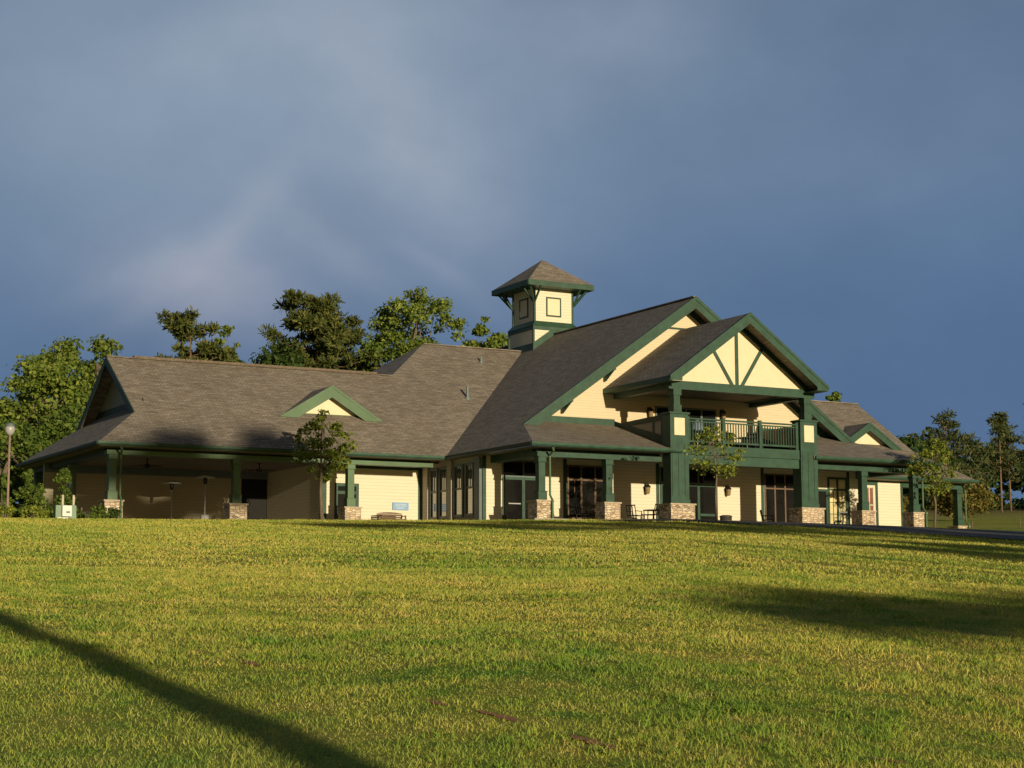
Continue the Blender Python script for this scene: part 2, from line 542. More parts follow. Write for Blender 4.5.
def build_blades(name, sets):
    X = np.concatenate([s[0] for s in sets]); Y = np.concatenate([s[1] for s in sets])
    H = np.concatenate([s[2] for s in sets]); W = np.concatenate([s[3] for s in sets])
    n = len(X)
    Z = ground_h(X, Y) + lump(X, Y) - .005
    th = rng.random(n) * 2 * np.pi
    lean = H * (.2 + 1.2 * rng.random(n)); la_ = rng.random(n) * 2 * np.pi
    dx, dy = np.cos(th) * W / 2, np.sin(th) * W / 2
    lx, ly = np.cos(la_) * lean, np.sin(la_) * lean
    P = np.empty((n, 5, 3), np.float32)
    P[:, 0] = np.stack([X - dx, Y - dy, Z], 1); P[:, 1] = np.stack([X + dx, Y + dy, Z], 1)
    mx, my, mz = X + lx * .35, Y + ly * .35, Z + H * .6
    P[:, 2] = np.stack([mx + dx * .75, my + dy * .75, mz], 1); P[:, 3] = np.stack([mx - dx * .75, my - dy * .75, mz], 1)
    P[:, 4] = np.stack([X + lx, Y + ly, Z + H * .95], 1)
    me = bpy.data.meshes.new(name)
    me.vertices.add(n * 5); me.vertices.foreach_set('co', P.ravel())
    base = (np.arange(n) * 5)[:, None]
    loops = np.concatenate([base + [0, 1, 2, 3], base + [3, 2, 4]], 1).ravel().astype(np.int32)
    me.loops.add(n * 7); me.loops.foreach_set('vertex_index', loops)
    me.polygons.add(n * 2)
    st = np.stack([np.arange(n) * 7, np.arange(n) * 7 + 4], 1).ravel().astype(np.int32)
    me.polygons.foreach_set('loop_start', st)
    me.update(calc_edges=True)
    lush = np.zeros(n, np.float32); lush[n - len(sets[-1][0]):] = 1
    at_ = me.attributes.new('lush', 'FLOAT', 'POINT'); at_.data.foreach_set('value', np.repeat(lush, 5))
    me.materials.append(GRASS)
    o = bpy.data.objects.new(name, me); COL.objects.link(o)
    return o


def tufts(n, r0, r1, k, hh, spread):
    e = .9; u = rng.random(n); rr = (r0 ** e + u * (r1 ** e - r0 ** e)) ** (1 / e); aa = YA - .34 + rng.random(n) * .70
    cx_, cy_ = rr * np.sin(aa), rr * np.cos(aa)
    # tufts gather in lush drifts
    m_ = (np.sin(cx_ * .55 + 1.3 * np.sin(cy_ * .31)) * np.sin(cy_ * .42 + .7) + .5 * np.sin(cx_ * 1.3 + cy_ * .9) > .15)
    cx_, cy_ = cx_[m_], cy_[m_]
    q = rng.normal(size=(len(cx_), k, 2)) * spread * (.5 + rng.random((len(cx_), 1, 1)))
    x = (cx_[:, None] + q[..., 0]).ravel(); y = (cy_[:, None] + q[..., 1]).ravel()
    kp = ~in_poly(x, y, ROADP) & (y < 66)
    x, y = x[kp], y[kp]
    return x, y, hh * (.5 + .8 * rng.random(len(x))), .0058 * (1 + np.hypot(x, y) * .035) * (.7 + .6 * rng.random(len(x)))


sets = [
    blades(300000, 7.8, 32, lambda r: .029 + .0003 * r, lambda r: .0034 * np.maximum(r, 9) / 9, 1.15),
    blades(260000, 24, 79, lambda r: .040 + .0003 * r, lambda r: .0040 * r / 9, .7),
    blades(2600, 7.8, 34, lambda r: .085 + 0 * r, lambda r: .005 * np.maximum(r, 9) / 9, 1.1),
    tufts(1500, 7.8, 40, 26, .062, .055),
]
o = build_blades('lawn_grass', sets)
tag(o, 'sunlit yellow green grass covering the sloping lawn', 'grass', kind='stuff')

# ------------------------------------------------------------------ the clubhouse
FL = 4.20
ZE, SL = 7.557, .6696
SM = .6958
XV, YB = 39.41, 68.67
XM, ZM, YM = 50.89, 15.54, 72.58
XEAST = 62.8
CH = empty('clubhouse', (45, 80, FL), 'cream clubhouse with grey shingle roofs, green trim and square cupola above the lawn', 'building')
zL = lambda y: ZE + SL * (y - 77)
zW = lambda x: ZE + SM * (x - XV)
TH = (0, 0, -.13)

# patio slab around the building
mb = MB()
mb.box(39.3, 63.2, 68.35, 74.5, 3.6, FL); mb.box(22.9, 39.3, 77.1, 92, 3.6, FL + .002); mb.box(39.3, 73.3, 74.5, 95, 3.6, FL + .001)
mb.build('patio', CONC, CH)

# --- left wing roof
yR, zR = 84.03, zL(84.03)
xR = 24.89; yF = 79.43; zF = zL(yF)
yC, zC = 87.58, zL(87.58)
xC2 = XV + (zC - ZE) / SM
xC = 43.39
xJ = xC - (zC - zR) / SL
left = MB()
left.prism([(22.6, 77, ZE), (XV, 77, ZE), (xC2, yC, zC), (xC, yC, zC), (xJ, yR, zR), (xR, yR, zR), (xR, yF, zF)], TH)
sk = (zF - ZE) / (xR - 22.6)
left.prism([(22.6, 77, ZE), (22.6, 91.06, ZE), (xR, 88.63, zF), (25.5, 88.02, ZE + sk * 2.9), (25.5, 80.04, ZE + sk * 2.9), (xR, yF, zF)], TH)
left.prism([(22.6, 91.06, ZE), (xR, 88.63, zF), (xR, yR, zR), (46, yR, zR), (46, 91.06, ZE)], TH)
left.prism([(xC, yC, zC), (xJ, yR, zR), (xC - (zC - ZE) / SL, 91.06, ZE), (xC - (zC - ZE) / SL, 98.16, ZE)], TH)
left.prism([(xC, yC, zC), (XM, yC, zC), (XM, 98.16, ZE), (xC - (zC - ZE) / SL, 98.16, ZE)], TH)
LR = left.build('wing_roof', SHINGLE, CH)
rc = MB()
for (a, b) in (((xR, yR, zR + .02), (xJ, yR, zR + .02)), ((xC, yC, zC + .02), (xC2, yC, zC + .02))):
    rc.bar(a, b, .26, .05)
rc.build('ridge_cap', SHINGLE, LR)
MB().bar((26.2, yR, zR + .07), (38.95, yR, zR + .07), .34, .10).build('ridge_vent', BARK, LR)
gw = MB(); gw.prism([(25.6, 80.0, 9.45), (25.6, 88.06, 9.45), (25.6, yR, zR - .12)], (.12, 0, 0))
gw.build('gable_wall', GREYSIDE, LR)
gt = MB(); gt.bar((25.56, 80.3, 9.75), (25.56, 87.8, 9.75), .06, .35)
gt.prism([(25.55, yR - 1.2, zR - .95), (25.55, yR + 1.2, zR - .95), (25.55, yR, zR - .13)], (.05, 0, 0))
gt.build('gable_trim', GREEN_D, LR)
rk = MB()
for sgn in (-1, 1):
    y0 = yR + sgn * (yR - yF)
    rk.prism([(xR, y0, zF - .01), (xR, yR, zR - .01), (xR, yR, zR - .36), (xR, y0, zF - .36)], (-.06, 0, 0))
rk.build('rake_board', GREEN_D, LR)


def gutter(mb, p, q, out):
    p = Vector(p); q = Vector(q); out = Vector(out) * .13
    d = Vector((0, 0, -1))
    mb.prism([p + d * .02, p + out + d * .0, p + out + d * .10, p + out * .7 + d * .17, p + d * .17], q - p)


g = MB()
gutter(g, (22.5, 77.0, ZE), (XV - .02, 77.0, ZE), (0, -1, 0))
g.build('gutter', GREEN, LR)
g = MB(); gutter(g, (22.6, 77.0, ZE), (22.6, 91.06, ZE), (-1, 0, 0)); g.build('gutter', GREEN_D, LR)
sf = MB(); sf.box(22.62, 39.4, 77.02, 80.15, 7.365, 7.38); sf.box(22.62, 34.6, 80.15, 91.0, 7.362, 7.378)
sf.build('soffit', CEIL, LR)


def frame_gable(parent, xc, yf, apex, half, base, mwall, name='dormer', wallname='gable_wall', depth_roof=3.0, board=.34):
    """small roof dormer with a gable facing the lawn"""
    sl = (apex - base) / half
    d = MB()
    d.prism([(xc - half, yf, base), (xc, yf, apex), (xc, yf + depth_roof, apex), (xc - half, yf + .02, base)], (0, 0, -.09))
    d.prism([(xc + half, yf, base), (xc, yf, apex), (xc, yf + depth_roof, apex), (xc + half, yf + .02, base)], (0, 0, -.09))
    o = d.build(name, SHINGLE, parent)
    w = MB(); w.prism([(xc - half * .85, yf + .42, base - .2), (xc + half * .85, yf + .42, base - .2), (xc + half * .85, yf + .42, base), (xc, yf + .42, apex - .16), (xc - half * .85, yf + .42, base)], (0, .1, 0))
    w.build(wallname, mwall, o)
    b = MB()
    for s in (-1, 1):
        b.prism([(xc + s * half, yf - .04, base), (xc, yf - .04, apex + .0), (xc, yf - .04, apex - board - .1), (xc + s * (half - (board + .1) / sl), yf - .04, base)], (0, .05, 0))
        b.prism([(xc + s * half, yf - .07, base + .02), (xc, yf - .07, apex + .03), (xc, yf - .07, apex - .10), (xc + s * (half - .13 / sl), yf - .07, base + .02)], (0, .03, 0))
    b.build('rake_board', GREEN_L if xc < 45 else GREEN, o)
    t = MB(); t.box(xc - half * .88, xc + half * .88, yf + .36, yf + .42, base - .1, base + .27)
    t.build('base_trim', GREEN_L if xc < 45 else GREEN, o)
    return o


frame_gable(CH, 34.63, 79.66, 10.96, 2.66, 9.34, CREAM_P, depth_roof=2.4, board=.46)

# --- right wing roof (mirror of the left wing, shorter)
yR2 = 84.40; zR2 = zL(yR2); xK = 70.85; xE = 73.15
r = MB()
r.prism([(55, 77, ZE), (xE, 77, ZE), (xK, yF, zF), (xK, yR2, zR2), (55, yR2, zR2)], TH)
r.prism([(xE, 77, ZE), (xE, 91.8, ZE), (xK, 89.37, zF), (xK - .7, 88.7, zF + .45), (xK - .7, 80.1, zF + .45), (xK, yF, zF)], TH)
r.prism([(55, 91.8, ZE), (xE, 91.8, ZE), (xK, 89.37, zF), (xK, yR2, zR2), (55, yR2, zR2)], TH)
RR = r.build('wing_roof', SHINGLE, CH)
rc = MB(); rc.bar((55, yR2, zR2 + .02), (xK, yR2, zR2 + .02), .26, .05); rc.build('ridge_cap', SHINGLE, RR)
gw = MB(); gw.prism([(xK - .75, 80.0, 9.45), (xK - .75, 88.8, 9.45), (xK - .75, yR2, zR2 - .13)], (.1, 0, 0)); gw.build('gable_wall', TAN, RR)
g = MB(); gutter(g, (62.6, 77.0, ZE), (xE + .1, 77.0, ZE), (0, -1, 0)); gutter(g, (xE, 77.0, ZE), (xE, 91.8, ZE), (1, 0, 0)); g.build('gutter', GREEN, RR)
sf = MB(); sf.box(62.9, xE - .03, 77.03, 91.7, 7.364, 7.379); sf.build('soffit', CEIL, RR)
frame_gable(CH, 67.72, 79.66, 10.80, 2.35, 9.33, CREAM_P, depth_roof=2.3)

# --- main hall roof
mh = MB()
mh.prism([(XV, YB, ZE), (41.15, YM, zW(41.15)), (XM, YM, ZM), (XM, 98, ZM), (41.15, 98, zW(41.15)), (41.15, 96.5, zW(41.15)), (xC2, yC, zC), (XV, 77, ZE)], TH)
xe = 2 * XM - 41.15
mh.prism([(xe, YM, zW(41.15)), (XM, YM, ZM), (XM, 98, ZM), (62.37, 98, ZE), (62.37, 70, ZE)], TH)
MR = mh.build('hall_roof', SHINGLE, CH)
rc = MB(); rc.bar((XM, YM, ZM + .02), (XM, 98, ZM + .02), .26, .05); rc.build('ridge_cap', SHINGLE, MR)
rb = MB()
for s in (-1, 1):
    xo = XM + s * (XM - 41.15); zo = zW(41.15)
    rb.prism([(xo, YM - .05, zo - .01), (XM, YM - .05, ZM - .01), (XM, YM - .05, ZM - .58), (xo - s * .80, YM - .05, zo - .01)], (0, .05, 0))
    rb.prism([(xo + s * .05, YM - .09, zo + .0), (XM, YM - .09, ZM + .03), (XM, YM - .09, ZM - .17), (xo - s * .22, YM - .09, zo)], (0, .038, 0))
rb.build('rake_board', GREEN, MR)
fz = MB()
YU = 73.6
for s in (-1, 1):
    fz.prism([(XM + s * 9.3, YU - .05, ZM - SM * 9.3 - .18), (XM, YU - .05, ZM - .18), (XM, YU - .05, ZM - .46), (XM + s * 9.3, YU - .05, ZM - SM * 9.3 - .46)], (0, .045, 0))
fz.box(XM - 8.95, 46.75, YU - .06, YU - .001, 8.95, 9.36); fz.box(55.2, XM + 8.95, YU - .06, YU - .001, 8.95, 9.36)
fz.box(XM - 2.1, XM + 2.1, YU - .06, YU - .002, 14.02, 14.11)
fz.build('frieze_board', GREEN, MR)
for dx in (-7.1, -4.7, 4.7, 7.1):
    b = MB(); zz = ZM - SM * abs(dx) - .36
    b.box(XM + dx - .07, XM + dx + .07, YM + .02, YU, zz - .28, zz + .02)
    b.prism([(XM + dx - .05, YU, zz - .75), (XM + dx - .05, YU - .12, zz - .75), (XM + dx - .05, YM + .1, zz - .28), (XM + dx - .05, YU, zz - .28)], (.1, 0, 0))
    b.build('roof_bracket', GREEN, MR)
for (x, y, r0, h0) in ((43.38, 82.35, .07, .62), (46.19, 86.12, .055, .3)):
    b = MB(); z = zL(y); b.lathe(x, y, [(r0 * 2.6, z - .12), (r0 * 2.2, z + .06), (r0, z + .08), (r0, z + h0)], 12)
    b.build('vent_pipe', GREYBLUE, LR)

# pent (porch) roofs in front of the hall
pz = (zW(41.15) - ZE) / (YM - YB)
zP = lambda y: ZE + pz * (y - YB)
pr = MB()
pr.prism([(XV, YB, ZE), (47.3, YB, ZE), (47.3, 68.9, zP(68.9)), (46.62, 68.9, zP(68.9)), (46.62, YU, zP(YU)), (41.6, YU, zP(YU)), (41.15, YM, zP(YM))], TH)
PL = pr.build('porch_roof', SHINGLE, CH)
pr = MB()
pr.prism([(54.9, YB, ZE), (XEAST, YB, ZE), (xe, YM, zP(YM)), (xe - .6, YU, zP(YU)), (55.2, YU, zP(YU)), (55.2, 68.9, zP(68.9)), (54.9, 68.9, zP(68.9))], TH)
pr.prism([(XEAST, YB, ZE), (xe, YM, zP(YM)), (xe, 78.0, zP(YM)), (XEAST, 78.0, ZE)], TH)
PR = pr.build('porch_roof', SHINGLE, CH)
g = MB(); gutter(g, (XV - .12, YB, ZE), (47.3, YB, ZE), (0, -1, 0)); g.build('gutter', GREEN, PL)
g = MB(); gutter(g, (XV, YB, ZE), (XV, 76.85, ZE), (-1, 0, 0)); g.build('gutter', GREEN_D, PL)
g = MB(); gutter(g, (54.95, YB, ZE), (XEAST + .1, YB, ZE), (0, -1, 0)); gutter(g, (XEAST, YB, ZE), (XEAST, 77, ZE), (1, 0, 0)); g.build('gutter', GREEN, PR)
sf = MB(); sf.box(XV + .02, 46.6, YB + .03, 73.84, 7.37, 7.385); sf.box(XV + .02, 39.68, 73.84, 77.0, 7.37, 7.385); sf.build('soffit', CEIL, PL)
sf = MB(); sf.box(55.2, XEAST - .02, YB + .03, 73.84, 7.37, 7.385); sf.build('soffit', CEIL, PR)

# --- walls
wl = MB()
wl.prism([(XM - 9.6, YU, 8.5), (XM + 9.6, YU, 8.5), (XM + 9.6, YU, ZM - SM * 9.6 - .14), (XM, YU, ZM - .14), (XM - 9.6, YU, ZM - SM * 9.6 - .14)], (0, .18, 0))
UW = wl.build('upper_gable_wall', CREAM_S, CH)
YG = 73.85
XWW = 39.70
wl = MB(); wl.box(XWW, 61.75, YG, YG + .2, FL, 7.5)
GW = wl.build('front_wall', CREAM, CH)
for (a, b) in ((XWW - .02, XWW + .16), (44.02, 44.2), (49.28, 49.46), (55.62, 55.78), (61.15, 61.3)):
    MB().box(a, b, YG - .035, YG - .001, FL, 7.36).build('wall_trim', GREEN, GW)
wl = MB(); wl.box(XWW, XWW + .2, YG + .2, 80.2, FL, 7.5)
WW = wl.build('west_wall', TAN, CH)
YL = 80.2
wl = MB(); wl.box(34.40, XWW, YL, YL + .2, FL, 7.6)
LW = wl.build('wing_wall', CREAM, CH)
MB().box(34.40, 34.6, YL + .2, 87.3, FL, 7.6).build('pavilion_side_wall', CREAM, CH)
tr = MB(); tr.box(34.36, 34.62, YL - .03, YL - .001, FL, 7.36); tr.box(34.37, 34.398, YL - .03, YL + .25, FL, 7.36); tr.box(39.5, XWW - .005, YL - .035, YL - .001, FL, 7.36)
tr.box(34.62, 39.5, YL - .03, YL - .001, 7.1, 7.36)
tr.build('wall_trim', GREEN, LW)
wl = MB(); wl.box(22.95, 33.0, 87.3, 87.5, FL, 7.36)
BW = wl.build('pavilion_wall', CREAM_DIM, CH)
tr = MB(); tr.box(22.95, 34.4, 87.22, 87.297, 6.95, 7.36); tr.build('wall_trim', GREYBLUE, BW)
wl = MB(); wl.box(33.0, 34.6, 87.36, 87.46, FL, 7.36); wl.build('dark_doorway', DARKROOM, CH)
cl = MB(); cl.box(23.9, 39.69, 78.35, 87.21, 7.30, 7.352); PC = cl.build('pavilion_ceiling', CEIL, CH)
# right wing lower walls
wl = MB(); wl.box(61.95, 68.42, 77.9, 78.1, FL, 7.36); wl.box(68.22, 68.42, 78.1, 80.2, FL, 7.36); wl.box(68.42, 69.6, 80.2, 80.4, FL, 7.36); wl.box(61.75, 61.95, YG, 78.1, FL, 7.5)
RW = wl.build('wing_wall', CREAM, CH)
tr = MB()
for (a, b) in ((66.5, 66.66), (68.30, 68.44)): tr.box(a, b, 77.86, 77.899, FL, 7.36)
tr.box(62.0, 66.5, 77.86, 77.899, 7.1, 7.36); tr.box(66.66, 68.3, 77.862, 77.899, 7.28, 7.36)
tr.build('wall_trim', GREEN, RW)


# --- windows & doors (frame proud of the wall, glass set into it)
def opening_y(parent, name, x0, x1, z0, z1, y, nx, rows, fmat, gmat, fw=.07, grid=None):
    """opening in a wall facing the lawn; nx lights across, rows = list of horizontal bar heights"""
    fr = MB()
    fr.box(x0, x0 + fw, y - .06, y - .002, z0, z1); fr.box(x1 - fw, x1, y - .06, y - .002, z0, z1)
    fr.box(x0 + fw, x1 - fw, y - .06, y - .002, z1 - fw, z1); fr.box(x0 + fw, x1 - fw, y - .06, y - .002, z0, z0 + fw)
    for i in range(1, nx):
        xx = x0 + (x1 - x0) * i / nx
        fr.box(xx - fw * .6, xx + fw * .6, y - .055, y - .003, z0 + fw, z1 - fw)
    for zz in rows:
        fr.box(x0 + fw, x1 - fw, y - .05, y - .004, zz - fw * .5, zz + fw * .5)
    o = fr.build(name, fmat, parent)
    gl = MB(); gl.box(x0 + fw, x1 - fw, y - .025, y - .0025, z0 + fw, z1 - fw); gl.build('pane', gmat, o)
    if grid:
        mu = MB()
        for (xa, xb, za, zb, cx, cz) in grid:
            for i in range(1, cx): mu.box(xa + (xb - xa) * i / cx - .018, xa + (xb - xa) * i / cx + .018, y - .04, y - .026, za, zb)
            for i in range(1, cz): mu.box(xa, xb, y - .041, y - .026, za + (zb - za) * i / cz - .018, za + (zb - za) * i / cz + .018)
        mu.build('muntin', fmat, o)
    return o


d1 = opening_y(CH, 'glass_door', 40.72, 42.95, FL, 6.42, YG, 2, [], GREEN, GLASS, .13)
MB().box(41.0, 41.65, YG - .11, YG - .06, 5.15, 5.2).build('push_bar', STEEL, d1)
opening_y(CH, 'transom_window', 40.72, 42.95, 6.42, 7.2, YG, 2, [], GREYBLUE, GLASS, .06)
opening_y(CH, 'window', 44.22, 46.55, 4.55, 7.1, YG, 3, [6.4], BROWNWOOD, GLASS, .08, [(44.3, 44.95, 5.75, 6.4, 2, 1)])
d2 = opening_y(CH, 'glass_door', 49.5, 52.9, FL, 6.42, YG, 3, [], GREEN, GLASS, .12)
MB().box(51.85, 52.78, YG - .07, YG - .03, 4.85, 4.97).build('kick_rail', GREEN, d2)
opening_y(CH, 'transom_window', 49.5, 52.9, 6.42, 7.2, YG, 3, [], GREYBLUE, GLASS, .06)
opening_y(CH, 'window', 55.82, 57.75, 4.5, 7.1, YG, 3, [6.35], BROWNWOOD, GLASS, .07)
d3 = opening_y(CH, 'glass_door', 58.6, 59.85, FL, 6.42, YG, 1, [], GREEN, GLASS, .12)
w3 = opening_y(CH, 'window', 59.87, 61.12, 4.45, 7.05, YG, 2, [6.42], GREEN, GLASS_LIT, .10, [(59.97, 60.45, 4.55, 6.36, 2, 3), (60.55, 61.02, 4.55, 6.36, 2, 3)])
opening_y(CH, 'window', 65.7, 66.35, 5.0, 7.0, 77.9, 2, [6.0], POSTWOOD, WOODRED, .07)
opening_y(CH, 'side_door', 35.05, 36.3, FL, 6.35, YL, 1, [5.9], GREEN, GLASS, .15)
# balcony french doors
opening_y(CH, 'french_door', 49.1, 52.75, 7.85, 10.15, YU, 4, [], GREYBLUE, GLASS, .09)


def opening_x(parent, name, y0, y1, z0, z1, x, fmat, gmat, zmid):
    fw = .075
    fr = MB()
    fr.box(x - .10, x - .002, y0, y0 + fw, z0, z1); fr.box(x - .10, x - .002, y1 - fw, y1, z0, z1)
    fr.box(x - .09, x - .003, y0 + fw, y1 - fw, z0, z0 + .12); fr.box(x - .09, x - .003, y0 + fw, y1 - fw, z1 - .1, z1)
    fr.box(x - .075, x - .004, y0 + fw, y1 - fw, zmid - .04, zmid + .04)
    o = fr.build(name, fmat, parent)
    MB().box(x - .03, x - .0025, y0 + fw, y1 - fw, z0 + .12, z1 - .1).build('pane', gmat, o)
    mu = MB()
    for i in range(1, 4):
        yy = y0 + (y1 - y0) * i / 4
        mu.box(x - .05, x - .031, yy - .017, yy + .017, zmid + .04, z1 - .1)
    mu.build('muntin', fmat, o)
    return o


for (a, b) in ((78.35, 79.12), (77.3, 78.15), (75.7, 76.6), (74.62, 75.45)):
    opening_x(CH, 'sash_window', a, b, 4.62, 7.1, XWW, GREYBLUE, GLASS_W, 5.95)
MB().box(XWW - .14, XWW - .002, 76.78, 77.2, FL, 7.3).build('wall_pilaster', TAN, WW); MB().box(XWW - .14, XWW - .002, 79.3, 79.75, FL, 7.3).build('wall_pilaster', TAN, WW)
tr = MB(); tr.box(XWW - .16, XWW - .004, 73.9, 74.42, FL, 7.3); tr.build('corner_pilaster', GREYBLUE, WW)


# --- columns
def column(x, y, ztop, downspout=None, base_h=.80):
    c = MB()
    zb = FL + base_h + .07
    c.box(x - .22, x + .22, y - .22, y + .22, zb, zb + .38)
    c.box(x - .24, x + .24, y - .24, y + .24, zb + .38, zb + .41)
    c.box(x - .165, x + .165, y - .165, y + .165, zb + .41, ztop - .36)
    c.box(x - .20, x + .20, y - .20, y + .20, ztop - .33, ztop - .08)
    c.box(x - .235, x + .235, y - .235, y + .235, ztop - .36, ztop - .33)
    o = c.build('porch_column', GREEN_L if y > 75 and x < 40 else GREEN, CH, bevel=.008)
    MB().box(x - .41, x + .41, y - .41, y + .41, FL - .6, FL + base_h).build('stone_base', STONE, o)
    MB().box(x - .46, x + .46, y - .46, y + .46, FL + base_h, FL + base_h + .07).build('stone_cap', CAP, o)
    if downspout:
        dx, dy = downspout
        d = MB()
        d.tube([(x + dx * .2, y - .95, 7.42), (x + dx * .6, y - .85, 7.25), (x + dx, y - .30, 7.05), (x + dx, y - .30, FL + 1.1), (x + dx, y - .52, FL + .85), (x + dx, y - .52, FL + .02)], [.05] * 6, 8)
        d.build('downspout', GREEN_L, o)
    return o


for x in (23.5, 29.25, 34.9): column(x, 78.1, 7.2, (.30, 0) if x < 24 else None)
for y in (84.4, 90.6): column(23.5, y, 7.2)
for x in (40.38, 43.9): column(x, 69.72, 7.12, (.32, 0) if x < 42 else None)
column(58.72, 69.72, 7.12); column(62.0, 69.72, 7.12, (.32, 0))
column(72.72, 78.1, 7.2, (.30, 0), .72); column(72.72, 84.0, 7.2, None, .72)

MB().box(23.2, 39.15, 77.85, 78.3, 7.07, 7.27).build('porch_beam', GREEN_L, CH); MB().box(23.25, 39.1, 78.0, 78.28, 7.27, 7.362).build('beam_shade_strip', GREEN_D, CH); MB().box(23.2, 23.75, 78.3, 90.9, 7.09, 7.36).build('porch_beam', GREEN_D, CH)
for bb_ in ((40.15, 46.7, 69.66, 69.9, 7.22, 7.368), (55.2, 62.25, 69.66, 69.9, 7.22, 7.368)): MB().box(*bb_).build('beam_shade_strip', GREEN_D, CH)  # dark filler strips above the beams stand in for shade under the gutters
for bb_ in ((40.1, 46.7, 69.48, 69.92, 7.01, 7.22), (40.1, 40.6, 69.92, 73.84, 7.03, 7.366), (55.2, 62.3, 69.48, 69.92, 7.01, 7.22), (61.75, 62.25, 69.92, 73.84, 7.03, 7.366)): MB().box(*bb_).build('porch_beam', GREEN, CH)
for bb_ in ((68.45, 73.0, 77.85, 78.25, 7.05, 7.362), (72.5, 72.95, 78.25, 91, 7.05, 7.36), (69.6, 72.5, 83.8, 84.2, 7.0, 7.35)): MB().box(*bb_).build('porch_beam', GREEN, CH)

# --- balcony
XB = 50.93
ZD = 7.80
pier_o = []
for xc in (47.21, 54.69):
    p_ = MB()
    p_.box(xc - .50, xc + .50, 68.75, 69.40, FL + .86, 9.18)
    p_.box(xc - .56, xc + .56, 68.69, 69.46, 9.18, 9.27)
    p_.box(xc - .53, xc + .53, 68.72, 69.43, FL + .86, FL + 1.06)
    o = p_.build('balcony_pier', GREEN, CH, bevel=.008)
    pb = MB()
    for dx in (-.44, -.09, .26): pb.box(xc + dx, xc + dx + .18, 68.725, 68.748, FL + 1.2, 7.75)
    pb.build('pier_batten', GREEN, o)
    MB().box(xc - .30, xc + .28, 68.72, 68.748, 8.20, 9.0).build('cream_panel', CREAM_P, o)
    MB().box(xc - .66, xc + .66, 68.55, 69.55, FL - .6, FL + .79).build('stone_base', STONE, o)
    MB().box(xc - .71, xc + .71, 68.50, 69.60, FL + .79, FL + .86).build('stone_cap', CAP, o)
    ps = MB()
    sx = xc - .02 if xc < 50 else xc + .05
    ps.box(sx - .22, sx + .22, 68.84, 69.28, 9.27, 9.62); ps.box(sx - .17, sx + .17, 68.89, 69.23, 9.62, 10.06); ps.box(sx - .22, sx + .22, 68.84, 69.28, 10.06, 10.34)
    ps.build('balcony_post', GREEN, CH)
dk = MB()
dk.box(47.72, 54.18, 68.85, 69.1, 7.38, ZD); dk.box(47.72, 54.18, 68.90, 69.15, 6.92, 7.38); dk.box(47.71, 54.19, 68.80, 69.05, 7.36, 7.40); dk.box(46.8, 55.1, 69.42, 73.58, 7.45, ZD - .01)
DK = dk.build('balcony_deck', GREEN, CH)
cl = MB(); cl.box(46.7, 55.2, 69.42, 73.84, 7.372, 7.44); cl.build('deck_underside', CEIL, DK)
rl = MB()
x0, x1, yrl = 47.72, 54.18, 68.98
rl.box(x0, x1, yrl - .06, yrl + .06, 8.99, 9.06); rl.box(x0, x1, yrl - .035, yrl + .035, 7.93, 8.02); rl.box(x0, x1, yrl - .03, yrl + .03, 8.87, 8.93)
RL = rl.build('balcony_railing', GREEN, CH)
for xx in (47.80, 49.82, 51.95, 54.10):
    MB().box(xx - .075, xx + .075, yrl - .075, yrl + .075, ZD, 9.13).build('rail_post', GREEN, RL)
nb = 42
for i in range(nb):
    xx = x0 + (x1 - x0) * (i + .5) / nb
    if min(abs(xx - q) for q in (47.80, 49.82, 51.95, 54.10)) < .09: continue
    MB().box(xx - .02, xx + .02, yrl - .02, yrl + .02, 8.02, 8.87).build('baluster', GREEN, RL)
for sx, s in ((46.84, -1), (55.06, 1)):
    pp = MB()
    pp.prism([(sx, 69.40, 7.65), (sx, YU - .06, zP(YU) - .1), (sx, YU - .06, 9.1), (sx, 69.40, 9.15)], (s * .08, 0, 0))
    o = pp.build('balcony_side_wall', TAN, CH)
    t = MB()
    xo = sx + s * .085
    t.prism([(xo, 69.40, 8.93), (xo, YU - .07, 8.92), (xo, YU - .07, 9.12), (xo, 69.40, 9.2)], (s * .03, 0, 0))
    t.prism([(xo, 69.40, zP(69.4) + .01), (xo, YU - .08, zP(YU) + .01), (xo, YU - .08, zP(YU) + .18), (xo, 69.40, zP(69.4) + .42)], (s * .031, 0, 0))
    t.prism([(xo, 69.40, 8.0), (xo, 69.55, 8.0), (xo, 69.55, 8.95), (xo, 69.40, 8.95)], (s * .029, 0, 0))
    t.prism([(xo, 70.15, 8.1), (xo, 70.27, 8.1), (xo, 70.27, 8.95), (xo, 70.15, 8.95)], (s * .028, 0, 0))
    t.build('wall_trim', GREEN_D, o)

# balcony roof
XG, WG, YGF = 50.66, 4.5, 67.87
ZA, ZB2 = 14.02, 10.82
sg = (ZA - ZB2) / WG
bg = MB()
for s in (-1, 1):
    bg.prism([(XG + s * WG, YGF, ZB2), (XG, YGF, ZA), (XG, YU, ZA), (XG + s * WG, YU, ZB2)], (0, 0, -.14))
BR = bg.build('balcony_roof', SHINGLE, CH)
rb = MB()
for s in (-1, 1):
    rb.prism([(XG + s * (WG + .02), YGF - .05, ZB2 + .0), (XG, YGF - .05, ZA + .01), (XG, YGF - .05, ZA - .50), (XG + s * (WG - .62), YGF - .05, ZB2 - .06), (XG + s * (WG - .62), YGF - .05, ZB2 - .22), (XG + s * (WG + .02), YGF - .05, ZB2 - .22)], (0, .05, 0))
    rb.prism([(XG + s * (WG + .06), YGF - .085, ZB2 + .0), (XG, YGF - .085, ZA + .04), (XG, YGF - .085, ZA - .12), (XG + s * (WG + .06), YGF - .085, ZB2 - .16)], (0, .034, 0))
rb.build('rake_board', GREEN, BR)
